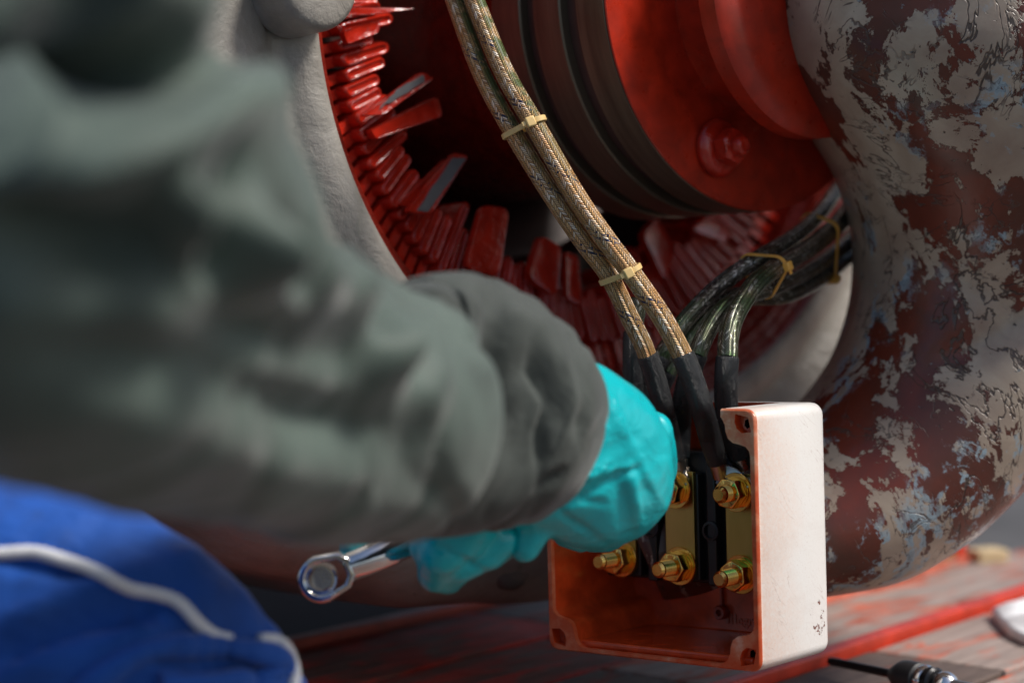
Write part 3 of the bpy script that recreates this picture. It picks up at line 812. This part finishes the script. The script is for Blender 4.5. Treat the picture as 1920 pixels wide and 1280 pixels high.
# terminal block with busbars
COLX = (-.0531, -.0079, .0372); YL = (-.0226, -.0247, -.0270); YU = .0232
tb = join([boxvf(-.073, .058, -.036, .046, -.079, -.056)] + [boxvf(x-.0125, x+.0125, -.034, .033, -.0565, -.0485) for x in COLX]
          + [boxvf((COLX[i]+COLX[i+1])/2-.0035, (COLX[i]+COLX[i+1])/2+.0035, -.036, .046, -.0562, -.047) for i in range(2)])
tbo = mk('terminal_block', *tb, BLACKPL, box, True, bevel=.0012)
for x in [(COLX[i]+COLX[i+1])/2 for i in range(2)]:
    V, Fc = revolve([(.0062, 0), (.0060, .0012), (.0044, .0014), (.0038, -.003), (0, -.003)], 32); mk('fixing_hole', xf(V, Matrix.Translation((x, -.002, -.0468))), Fc, BLACKPL, tbo, True)
zb = -.0465
for i, x in enumerate(COLX):
    yl = YL[i]
    pts = []
    for k in range(13): a = math.pi + math.pi*k/12; pts.append((x+.0108*math.cos(a), yl+.0108*math.sin(a)*1.0 - .001))
    pts += [(x+.0108, .034), (x-.0108, .034)]
    loops = [[Vector((px_, py_, z)) for px_, py_ in pts] for z in (zb-.002, zb+.0008)]
    V, Fc = loft(loops); bo = mk('busbar', V, Fc, BAR, box, True, ang=30, bevel=.0003)
    for y, zz in ((yl, zb+.001), (YU, zb+.0045)):
        s = .0108 if y == yl else .0105
        B = Matrix.Translation((x, y, zz)) @ Matrix.Rotation(R(random.uniform(-1, 1)), 4, 'X')
        V, Fc = revolve([(.0052, 0), (.0118, 0), (.0120, .0004), (.0120, .0013), (.0117, .0017), (.0052, .0017)], 48, closed_prof=True); 
        wo = mk('washer', xf(V, B), Fc, BRASS, bo, True)
        V, Fc = revolve([(.0052, 0), (.0094, .0), (.0096, .0006), (.0094, .0020), (.0052, .0020)], 48, closed_prof=True)
        mk('lock_washer', xf(V, B @ Matrix.Translation((0, 0, .0018))), Fc, BRASS, bo, True)
        V, Fc = hexnut(.0172, .0076, hole=.0052)
        mk('nut', xf(V, B @ Matrix.Translation((0, 0, .0039)) @ Matrix.Rotation(R((14, 25, 5)[i] + (0 if y == yl else 17)), 4, 'Z')), Fc, BRASS, bo, True, ang=25, bevel=.0004)
        V, Fc = stud(.0052, .0255 if y == yl else .0205)
        mk('stud', xf(V, B), Fc, BRASS, bo, True, ang=30)

# ============================================================ CABLES
def dsp(pts, n=14):
    return [P(p.x, p.y, p.z) for p in spline([Vector(p) for p in pts], n)]
def gdepth(u, v, z):   # camera depth of a point on a box-frame plane
    q = MC.inverted() @ (BF @ bpl(u, v, z)); return -q.z
def lugplate(parent, start, end, wdir0, wdir1, w0, w1, th=.0022):
    """flat crimp lug from the cable end to a stud, all in box coordinates"""
    S, E = Vector(start), Vector(end); n = 16; loops = []
    mid = Vector((E.x, E.y + (S.y - E.y)*.55, E.z))
    for i in range(n+1):
        f = i/n; p = S*(1-f)**2 + mid*2*f*(1-f) + E*f*f
        t = ((mid-S)*(1-f) + (E-mid)*f).normalized(); wd = Vector(wdir0).lerp(Vector(wdir1), min(1, f*1.4)); wd = (wd - t*wd.dot(t)).normalized(); nn = t.cross(wd)
        wv = w0 + (w1-w0)*min(1, f*1.6); tt = th*(1.9 - .9*min(1, f*2.2))
        if f > .8: wv *= math.sqrt(max(.05, 1-((f-.8)/.21)**2*.9))
        L = []
        for sx, sy in ((-1, -.6), (-.92, -1), (.92, -1), (1, -.6), (1, .6), (.92, 1), (-.92, 1), (-1, .6)):
            L.append(p + wd*wv/2*sx + nn*tt/2*sy)
        loops.append(L)
    V, Fc = loft(loops); return mk('cable_lug', V, Fc, STEEL, parent, True, ang=50)
CABR = .0060
def cable(label, group, mat, braid, shrink, rad, sp, lug=None, barrel=True, v0=0.0, seg=32):
    p0 = P(*sp)
    t = empty('braided_cable', p0, label, 'cable', group)
    mktube('braid', dsp(braid), rad, mat, t, seg, v0)
    if shrink:
        pth = dsp(shrink, 12)
        def rr(f): return rad*1.13*(1 - .12*max(0, (f-.80))/.2) if f > .02 else rad*1.04
        mktube('heat_shrink', pth, rr, SHRINK, t, seg)
        e1 = pth[-1]; dr = (pth[-1]-pth[-4]).normalized()
        if barrel: mktube('crimp_barrel', [e1 - dr*.004, e1 + dr*.004, e1 + dr*.010], rad*.86, STEEL, t, 20)
        if lug:
            e2 = BFI @ (e1 + dr*.008)
            V0 = lugplate(t, (0,0,0), (0,.01,0), (1,0,0), (1,0,0), .01, .01)
            bpy.data.objects.remove(V0)
            T2 = wm(t).inverted() @ BF
            o = lugplate(t, e2, lug, (1, 0, 0), (1, 0, 0), rad*2.2, .0185)
            o.data.transform(T2)
    return t
gA = 'gold braided cables coming from above'; gB = 'dark braided cables from the right'
dB = gdepth(1350, 860, -.040); dA = gdepth(1262, 860, -.044)
A = cable('gold braided cable on the left of the pair tied with two cable ties', gA, BRA,
    [(806, -420, 1.29), (815, -200, 1.265), (838, -50, 1.245), (852, 0, 1.24), (904, 140, 1.225), (966, 255, 1.21), (1035, 367, 1.20), (1095, 455, 1.195), (1140, 514, 1.195), (1178, 590, 1.20), (1204, 642, 1.205), (1214, 668, 1.207)],
    [(1213, 664, 1.207), (1226, 700, 1.21), (1243, 760, 1.215), (1256, 815, dA-.004), (1268, 862, dA)], .0058, (1214, 668, 1.207), (COLX[1], YU, zb+.0035))
B = cable('gold braided cable on the right of the tied pair, streaked green near its top', gA, BRA,
    [(838, -420, 1.28), (848, -200, 1.255), (872, -50, 1.235), (889, 0, 1.23), (945, 135, 1.215), (1006, 240, 1.20), (1080, 367, 1.19), (1135, 447, 1.185), (1180, 507, 1.183), (1235, 585, 1.182), (1264, 635, 1.182), (1281, 668, 1.183)],
    [(1280, 664, 1.183), (1296, 705, 1.184), (1315, 760, 1.188), (1330, 815, dB-.008), (1345, 866, dB)], .0062, (1281, 668, 1.183), (COLX[2], YU, zb+.0040), v0=.01)
Cc = cable('dark braided cable curving down in front of the others beside the white box', gB, BRB,
    [(1364, 672, 1.205), (1366, 632, 1.21), (1375, 598, 1.22), (1392, 566, 1.235), (1416, 533, 1.25), (1446, 508, 1.275), (1490, 482, 1.31), (1535, 452, 1.35), (1580, 410, 1.39), (1620, 345, 1.43), (1650, 280, 1.46)],
    [(1364, 668, 1.205), (1361, 710, 1.205), (1362, 760, 1.212), (1372, 815, dB+.004), (1387, 860, dB+.006)], .0064, (1364, 672, 1.205), (COLX[2]+.001, YU+.001, zb+.0060))
Dd = cable('dark green-stained braided cable passing between the two gold ones and the front one', gB, BRB,
    [(1306, 668, 1.222), (1316, 642, 1.225), (1334, 608, 1.235), (1362, 575, 1.25), (1404, 552, 1.275), (1455, 536, 1.30), (1505, 512, 1.34), (1552, 482, 1.38), (1600, 442, 1.42), (1650, 370, 1.46)],
    [(1308, 662, 1.222), (1294, 700, 1.225), (1282, 745, 1.23), (1276, 800, dA+.01), (1276, 858, dA+.008)], .0060, (1306, 668, 1.222), (COLX[1]+.001, YU+.001, zb+.006))
Ee = cable('upper dark braided cable of the right-hand bundle, hooking behind the gold pair', gB, BRB,
    [(1238, 672, 1.25), (1252, 650, 1.25), (1276, 612, 1.255), (1306, 577, 1.265), (1344, 540, 1.28), (1388, 506, 1.29), (1430, 480, 1.30), (1480, 449, 1.33), (1527, 410, 1.37), (1564, 362, 1.42), (1600, 310, 1.48)],
    [(1240, 668, 1.25), (1222, 705, 1.25), (1212, 760, 1.25), (1206, 830, 1.25), (1200, 900, 1.255)], .0058, (1238, 672, 1.25), None, False)
Ff = cable('lowest pale-sheened braided cable under the right-hand bundle, hidden behind the glove at its end', gB, BRB,
    [(1250, 700, 1.262), (1290, 636, 1.268), (1326, 590, 1.28), (1370, 556, 1.30), (1420, 556, 1.315), (1475, 552, 1.33), (1530, 526, 1.37), (1580, 488, 1.41), (1640, 430, 1.46)],
    [(1251, 698, 1.262), (1236, 730, 1.262), (1226, 780, 1.262), (1216, 840, 1.262)], .0060, (1250, 700, 1.262), None, False)
# short thick sleeve behind the left gold cable
Gg = cable('black sleeved cable end dropping straight behind the left gold cable', gB, BRB,
    [(1200, 560, 1.235), (1193, 590, 1.235), (1187, 625, 1.235)], [(1187, 621, 1.235), (1186, 680, 1.235), (1190, 760, 1.24), (1196, 860, 1.245)], .0056, (1187, 625, 1.235), None, False)

def tie(label, group, pts, nrm_to, mat=NYLON, head=0.0, w=.0034, th=.0011, grow=.0004):
    """cable tie round circles: pts=[(u,v,d,r)], nrm_to = next point along the bundle"""
    C = [(P(u, v, d), r) for u, v, d, r in pts]; c = sum((p for p, r in C), Vector())/len(C)
    nn = (P(*nrm_to) - c).normalized(); M = frame(c, nn, (CAMP - c).normalized())
    I = M.inverted(); pl = []
    for p, r in C:
        q = I @ p
        for k in range(40): pl.append(Vector((q.x + (r+grow)*math.cos(k*math.pi/20), q.y + (r+grow)*math.sin(k*math.pi/20))))
    hull = [pl[i] for i in geometry.convex_hull_2d(pl)]
    loops = []
    n = len(hull)
    for i in range(n):
        a, b, d_ = hull[i-1], hull[i], hull[(i+1) % n]; tg = (d_-a).normalized(); o = Vector((tg.y, -tg.x))
        if o.dot(b - sum(hull, Vector((0, 0)))/n) < 0: o = -o
        loops.append([Vector((b.x+o.x*k, b.y+o.y*k, s*w/2)) for k, s in ((0, -1), (th*.7, -1), (th, -.8), (th, .8), (th*.7, 1), (0, 1))])
    loops.append(loops[0]); V, Fc = loft(loops, True, False)
    t = empty('cable_tie', c, label, 'cable tie', group)
    mk('strap', xf(V, M), Fc, mat, t, ang=40)
    cm = sum(hull, Vector((0, 0)))/n
    hp = max(hull, key=lambda p: (p-cm).normalized().dot(Vector((math.cos(head), math.sin(head)))))
    o = (hp-cm).normalized()
    HM = M @ Matrix(((o.y, 0, o.x, hp.x + o.x*.0016), (-o.x, 0, o.y, hp.y + o.y*.0016), (0, 1, 0, 0), (0, 0, 0, 1)))
    V, Fc = boxvf(-.0030, .0030, -.0031, .0031, -.0020, .0026); mk('head', xf(V, HM), Fc, mat, t, bevel=.0009)
    V, Fc = boxvf(-.0055, -.0028, -.0014, .0014, .0002, .0012); mk('cut_tail', xf(V, HM), Fc, mat, t, bevel=.0003)
    return t
gT = 'cable ties holding the braided cables'
def headang(c, to):   # angle in tie plane that looks toward a pixel
    return 0
def tie2(label, pts, nt_, hpx, **k):
    C = [P(u, v, d) for u, v, d, r in pts]; c = sum(C, Vector())/len(C)
    nn = (P(*nt_) - c).normalized(); M = frame(c, nn, (CAMP - c).normalized()); q = M.inverted() @ P(*hpx)
    return tie(label, gT, pts, nt_, head=math.atan2(q.y, q.x), **k)
tie2('upper cable tie on the gold pair, its block head to the right', [(961, 247, 1.212, .0058), (1010, 247, 1.20, .0062)][:1] + [(1003, 232, 1.20, .0062)], (1015, 322, 1.205), (1020, 222, 1.17))
tie2('lower cable tie on the gold pair, just above the spread of the ends', [(1142, 517, 1.195, .0058), (1183, 512, 1.183, .0062)], (1200, 590, 1.192), (1190, 505, 1.16))
tie2('cable tie at the fork of the dark bundle', [(1422, 486, 1.30, .0058), (1440, 510, 1.272, .0064), (1434, 540, 1.29, .0060)], (1500, 470, 1.33), (1458, 522, 1.24), mat=simple('orange_nylon', (.80, .42, .08), .3, 0), w=.0030)
tie2('cable tie high on the dark bundle beside the bracket', [(1524, 412, 1.37, .0058), (1540, 447, 1.355, .0064), (1552, 482, 1.38, .0060), (1556, 506, 1.39, .0060)], (1600, 390, 1.41), (1556, 500, 1.36), mat=simple('orange_nylon_b', (.80, .42, .08), .3, 0), w=.0030)

# ============================================================ PERSON
pers = empty('person', P(300, 900, 1.0), 'person in a grey-green jacket and blue trousers reaching in with turquoise gloves', 'person')
def sleeve(name, pr, mat, folds, n=96, sub=10, r2=.85, nz=(.006, .003), capend=True, exp=2.0, fscale=0, crs=.002):
    """pr: [(top(u,v), bottom(u,v), depth)], lofted rings with folds pushed in or out"""
    T = spline([Vector((a[0], a[1], d)) for a, b, d in pr], sub); B = spline([Vector((b[0], b[1], d)) for a, b, d in pr], sub)
    C = [(cc(t.x, t.y, t.z) + cc(b.x, b.y, b.z))/2 for t, b in zip(T, B)]; N = len(C); loops = []
    for i in range(N):
        t, b = cc(*T[i]), cc(*B[i]); e1 = (t-b)/2; ax = (C[min(i+1, N-1)] - C[max(i-1, 0)]).normalized()
        e2 = ax.cross(e1).normalized()
        if e2.z < 0: e2 = -e2
        e2 *= e1.length*(r2(i/(N-1)) if callable(r2) else r2); L = []
        for j in range(n):
            a = 2*math.pi*j/n; k = 2/exp
            x = math.copysign(abs(math.cos(a))**k, math.cos(a)); y = math.copysign(abs(math.sin(a))**k, math.sin(a))
            o = e1*x + e2*y; p = C[i] + o; on = o.normalized()
            q = p*1.0; u = 960 + F*q.x/-q.z; v = 640 - F*q.y/-q.z
            dsp_ = nz[0]*noise.noise(q*13) + nz[1]*noise.noise(q*34) - crs*(max(0, .16-abs(noise.noise(q*9+Vector((3, 1, 7)))))/.16)**1.5 - crs*.6*(max(0, .14-abs(noise.noise(q*19)))/.14)**1.5
            if o.z > -.02*e1.length:
                for (fu, fv, su, sv, an, am) in folds:
                    du, dv = u-fu, v-fv; ca, sa = math.cos(R(an)), math.sin(R(an))
                    X = (du*ca + dv*sa)/su; Y = (-du*sa + dv*ca)/sv; r = X*X+Y*Y
                    if r < 9: dsp_ += am*math.exp(-r)*(1.7 if abs(am) < .02 and fscale else 1)
            L.append(MC @ (p + on*dsp_))
        loops.append(L)
    V, Fc = loft(loops, True, True)
    return mk(name, V, Fc, mat, pers, ang=180)
sl = [((330, -420), (-420, 560), .62), ((372, -120), (-330, 700), .64), ((400, 60), (-200, 800), .66), ((488, 185), (-20, 868), .70), ((535, 365), (140, 912), .75), ((640, 462), (300, 952), .80), ((750, 522), (470, 985), .855), ((805, 550), (622, 1008), .895), ((822, 582), (685, 1012), .915), ((826, 610), (703, 988), .918), ((806, 660), (709, 940), .912)]
folds = [(150, 140, 240, 70, -8, -.060), (330, 95, 90, 40, 8, -.030), (260, 275, 190, 34, -20, .020), (430, 130, 60, 130, -35, .010), (150, 470, 240, 80, 0, -.016),
         (350, 420, 34, 80, -15, .016), (412, 440, 30, 80, -15, -.016), (500, 470, 30, 70, -15, .014), (452, 330, 26, 80, -5, -.008), (580, 480, 26, 80, -20, -.009),
         (655, 550, 34, 70, -22, .010), (735, 650, 36, 60, 5, .012), (700, 570, 22, 70, -15, -.009), (790, 640, 24, 90, -10, -.006), (820, 720, 26, 70, 0, .007),
         (520, 640, 130, 60, 10, -.010), (300, 700, 220, 60, 10, -.008), (620, 800, 150, 60, 10, -.008)]
sleeve('jacket_sleeve', sl, JACKET, folds, sub=12, fscale=1, r2=.92, nz=(.003, .0015), crs=.0035)
cf = [((826, 545), (700, 985), .93), ((812, 516), (700, 1006), .95), ((862, 508), (735, 1012), .965), ((930, 520), (800, 1008), .985), ((990, 556), (850, 1000), 1.005), ((1022, 592), (868, 982), 1.014), ((1045, 600), (882, 990), 1.02), ((1072, 640), (896, 985), 1.035), ((1070, 652), (900, 978), 1.04)]
cfolds = [(938, 660, 22, 120, -8, -.014), (915, 830, 20, 90, 25, -.012), (870, 800, 140, 26, -38, .008), (930, 740, 110, 26, -45, -.006), (1000, 640, 60, 26, 35, .004), (1018, 700, 12, 50, -15, -.012), (1062, 720, 16, 60, -10, .005), (1085, 640, 20, 10, 20, -.003), (1090, 790, 10, 30, 10, -.005), (1040, 900, 30, 8, -35, -.006), (960, 590, 80, 20, 20, .004), (1022, 810, 10, 60, 5, -.009), (1020, 760, 14, 90, 5, .005)]
sleeve('sleeve_cuff', cf, CUFFM, cfolds, sub=10, r2=lambda f: .50 + .24*min(1, max(0, (f-.38)/.22)), nz=(.003, .0015))

# gloved hands: palm loft + finger chains merged into one skin
def capsule(p, q, r0, r1, n=16, m=6):
    p, q = Vector(p), Vector(q); ax = (q-p); L = ax.length; M = frame(p, ax, Vector((.31, .7, .2)))
    prof = [(r0*math.sin(math.pi/2*k/m), -r0*math.cos(math.pi/2*k/m)) for k in range(m+1)] + [(r1*math.cos(math.pi/2*k/m), L + r1*math.sin(math.pi/2*k/m)) for k in range(m+1)]
    prof[0] = (.00005, prof[0][1]); prof[-1] = (.00005, prof[-1][1])
    V, Fc = revolve(prof, n); V = xf(V, M); nn = len(prof)
    Fc.append(tuple(i*nn for i in range(n))); Fc.append(tuple(i*nn+nn-1 for i in range(n-1, -1, -1)))
    return V, Fc
def chain(pts):
    out = []
    for a, b in zip(pts, pts[1:]): out.append(capsule(P(*a[:3]), P(*b[:3]), a[3], b[3]))
    return out
def skin(name, parts, mat, voxel=.0022, smooth=6, parent=pers, folds=()):
    V, Fc = join(parts); o = mk(name, V, Fc, mat, None)
    bpy.context.view_layer.update()
    m = o.modifiers.new('r', 'REMESH'); m.mode = 'VOXEL'; m.voxel_size = voxel
    s = o.modifiers.new('s', 'SMOOTH'); s.iterations = smooth; s.factor = .6
    dg = bpy.context.evaluated_depsgraph_get(); dg.update()
    me = bpy.data.meshes.new_from_object(o.evaluated_get(dg)); bpy.data.objects.remove(o)
    MCI = MC.inverted()
    for v in me.vertices:
        q = MCI @ v.co; u = 960 + F*q.x/-q.z; w_ = 640 - F*q.y/-q.z; nrm = v.normal; dd = 0
        if (MCI.to_3x3() @ nrm).z > 0:
            for (fu, fv, su, sv, an, am) in folds:
                du, dv = u-fu, w_-fv; ca, sa = math.cos(R(an)), math.sin(R(an)); X = (du*ca+dv*sa)/su; Y = (-du*sa+dv*ca)/sv; r = X*X+Y*Y
                if r < 9: dd += am*math.exp(-r)
        v.co += nrm*(dd + .0010*noise.noise(v.co*45))
    me.transform(wm(parent).inverted()); me.materials.clear(); me.materials.append(mat); me.shade_smooth()
    o = bpy.data.objects.new(name, me); sc.collection.objects.link(o); o.parent = parent; return o
def ringloft(pr, sub=6, n=40, r2=.6):
    T = spline([Vector((a[0], a[1], d)) for a, b, d in pr], sub); B = spline([Vector((b[0], b[1], d)) for a, b, d in pr], sub)
    C = [(cc(*t) + cc(*b))/2 for t, b in zip(T, B)]; N = len(C); loops = []
    for i in range(N):
        t, b = cc(*T[i]), cc(*B[i]); e1 = (t-b)/2; ax = (C[min(i+1, N-1)]-C[max(i-1, 0)]).normalized(); e2 = ax.cross(e1).normalized()*e1.length*r2
        loops.append([MC @ (C[i] + e1*math.cos(2*math.pi*j/n) + e2*math.sin(2*math.pi*j/n)) for j in range(n)])
    return loft(loops)
palm = ringloft([((1040, 650), (925, 970), 1.04), ((1112, 678), (960, 985), 1.055), ((1160, 704), (1010, 1000), 1.07), ((1205, 742), (1062, 1022), 1.085), ((1238, 795), (1112, 1028), 1.10), ((1252, 855), (1160, 1012), 1.11), ((1246, 905), (1205, 970), 1.12)], r2=.62)
fing = chain([(1225, 810, 1.115, .012), (1235, 880, 1.15, .0115), (1205, 940, 1.165, .0095), (1165, 960, 1.165, .008)]) \
     + chain([(1205, 860, 1.115, .012), (1215, 930, 1.15, .0115), (1180, 985, 1.16, .0095), (1140, 1000, 1.158, .008)]) \
     + chain([(1170, 900, 1.11, .012), (1185, 960, 1.14, .011), (1140, 1005, 1.15, .0092), (1105, 1010, 1.148, .0078)]) \
     + chain([(1120, 930, 1.10, .011), (1130, 985, 1.125, .010), (1090, 1010, 1.13, .0085), (1060, 1005, 1.128, .0072)]) \
     + chain([(1075, 940, 1.07, .015), (1030, 955, 1.065, .0125), (1000, 985, 1.062, .0105), (985, 1025, 1.062, .0088)])
skin('glove', [palm] + fing, GLOVE, folds=[(1120, 915, 90, 7, -28, -.0030), (1100, 890, 90, 12, -30, .0025), (1165, 935, 14, 60, -12, -.0022), (1190, 930, 10, 50, -10, .002), (1060, 930, 60, 6, 10, -.003), (1165, 800, 10, 130, -28, .003), (1190, 845, 12, 80, -20, -.0015), (1080, 980, 60, 6, 35, -.0022), (1140, 880, 60, 8, -12, .002)])
# second hand, closed on the wrench handle below the sleeve
h0 = P(612, 1080, 1.075); h1 = P(775, 1016, 1.075); hd = (h1-h0).normalized()
lp = ringloft([((860, 920), (880, 1000), 1.10), ((880, 925), (900, 1020), 1.08), ((910, 915), (950, 1000), 1.07), ((960, 890), (1010, 950), 1.06)], r2=.8)
f2 = chain([(905, 1000, 1.075, .0125), (865, 1012, 1.045, .0120), (825, 1040, 1.045, .0118), (815, 1075, 1.065, .0100), (840, 1082, 1.08, .009)]) \
   + chain([(920, 985, 1.07, .012), (880, 985, 1.042, .0115), (830, 1000, 1.042, .011), (800, 1025, 1.06, .010)]) \
   + chain([(935, 1010, 1.08, .0125), (912, 1030, 1.062, .0115), (860, 1055, 1.06, .011), (838, 1078, 1.075, .0095)]) \
   + chain([(950, 990, 1.085, .0125), (935, 1010, 1.062, .0115), (890, 1040, 1.06, .0105), (860, 1060, 1.075, .009)]) \
   + chain([(910, 985, 1.11, .012), (820, 1000, 1.115, .0105), (720, 1012, 1.11, .0090), (660, 1022, 1.105, .0078)])
skin('glove', [lp] + f2, GLOVE, voxel=.0018, smooth=3, folds=[(850, 1040, 70, 6, 28, -.002), (870, 1005, 60, 5, -8, -.002)])

# wrench
t = empty('ratchet_wrench', h0, 'chrome ring-ended wrench held in the lower gloved hand', 'wrench')
mktube('handle', [h0 + hd*.014, h0 + hd*.018, h0 + hd*.040, h0 + hd*.0405, h0 + hd*.09, h0 + hd*.14], lambda f: .0078 if f < .5 else .0070, CHROME, t, 32)
hx = hd; hy = (MC.to_3x3() @ Vector((.38, .18, 1))).normalized(); hy = (hy - hx*hy.dot(hx)).normalized(); hz = hx.cross(hy)
HM = Matrix(((hx.x, hz.x, hy.x, h0.x), (hx.y, hz.y, hy.y, h0.y), (hx.z, hz.z, hy.z, h0.z), (0, 0, 0, 1)))
def stad(rx, L, k=14):
    return [(-L*.2 + rx*math.cos(R(90+180*i/k)), rx*math.sin(R(90+180*i/k))) for i in range(k+1)] + [(L, -rx*.78), (L+rx*.35, -rx*.40), (L+rx*.35, rx*.40), (L, rx*.78)]
o1 = stad(.0128, .0115); o2 = stad(.0094, .0090); o3 = stad(.0118, .0110)
loops = [[Vector((x, y, z)) for x, y in o] for o, z in ((o2, -.008), (o3, -.008), (o1, -.006), (o1, .006), (o3, .008), (o2, .008), (stad(.0088, .0084), .006), (stad(.0088, .0084), -.006))]
loops.append(loops[0]); V, Fc = loft(loops, True, False)
mk('ring_head', xf(V, HM), Fc, CHROME, t, ang=35, bevel=.0006)
V, Fc = revolve([(.0086, -.0065), (.0088, .0045), (.0080, .0052), (.0066, .0052), (.0064, -.0065)], 48, closed_prof=True)
mk('socket', xf(xf(V, Matrix.Translation((-.003, 0, 0))), HM), Fc, CHROME, t, ang=35)
V, Fc = revolve([(0, -.005), (.0060, -.005), (.0060, -.0035), (0, -.0035)], 40); mk('socket_floor', xf(xf(V, Matrix.Translation((-.003, 0, 0))), HM), Fc, STEEL, t)

# trousers: rounded knee in blue cloth
tr = [((-260, 870), (-300, 1900), .98), ((-80, 880), (-120, 1900), .97), ((60, 903), (0, 1880), .96), ((180, 938), (120, 1850), .955), ((300, 990), (240, 1800), .955), ((400, 1052), (320, 1760), .96), ((465, 1112), (390, 1700), .965), ((505, 1165), (450, 1600), .975), ((524, 1222), (490, 1500), .985), ((530, 1290), (515, 1400), .99)]
tf = [(330, 1180, 260, 26, 12, -.008), (120, 1180, 200, 30, -20, -.010), (140, 1130, 180, 26, -18, .008), (250, 1210, 140, 20, -25, .010), (60, 1250, 160, 34, -25, .008), (350, 1070, 70, 30, 35, .004), (300, 1150, 60, 14, -30, .004), (200, 1100, 300, 20, 18, -.004), (420, 1236, 110, 18, 3, -.014), (420, 1205, 130, 10, 0, .006)]
leg = sleeve('trouser_leg', tr, BLUE, tf, n=120, sub=12, r2=.55, nz=(.004, .002))
bm = bmesh.new(); bm.from_mesh(leg.data); bm.transform(wm(pers)); bvh = BVHTree.FromBMesh(bm); bm.free()
def onleg(u, v, lift):
    dr = (P(u, v, 1) - CAMP).normalized(); h = bvh.ray_cast(CAMP, dr)
    if h[0] is None: return P(u, v, .97)
    return h[0] - dr*lift
def rope(pts, r):
    S = spline([Vector((u, v, 0)) for u, v in pts], 10); path = [onleg(s.x, s.y, r*1.1) for s in S]
    for _ in range(4): path = [path[0]] + [(path[i-1] + path[i]*2 + path[i+1])/4 for i in range(1, len(path)-1)] + [path[-1]]
    L = sum((b-a).length for a, b in zip(path, path[1:])); n = int(L/.0006); fine = []
    acc = [0]
    for a, b in zip(path, path[1:]): acc.append(acc[-1] + (b-a).length)
    k = 0
    for i in range(n+1):
        s = L*i/n
        while k < len(acc)-2 and acc[k+1] < s: k += 1
        f = (s-acc[k])/(acc[k+1]-acc[k]); fine.append(path[k].lerp(path[k+1], f))
    return mktube('piping', fine, r, ROPE, pers, 20, prof=lambda th, l: 1 + .24*abs(math.sin(th*1.0 + l*800)))
rope([(-60, 1036), (0, 1037), (60, 1034), (110, 1046), (180, 1070), (240, 1102), (290, 1112), (335, 1128), (370, 1165), (402, 1190), (432, 1198)], .0026)
rope([(486, 1198), (520, 1199), (543, 1222), (553, 1258), (548, 1300)], .0025)
# turned-up pocket edge
S = spline([Vector(p) for p in ((150, 1300, 0), (240, 1236, 0), (300, 1214, 0), (380, 1210, 0), (460, 1218, 0), (520, 1232, 0), (534, 1250, 0), (510, 1266, 0), (440, 1278, 0), (300, 1284, 0))], 8)
mktube('pocket_hem', [onleg(s.x, s.y, .003) for s in S], .0055, BLUE, pers, 16, prof=lambda th, l: 1 + .15*math.sin(l*130))
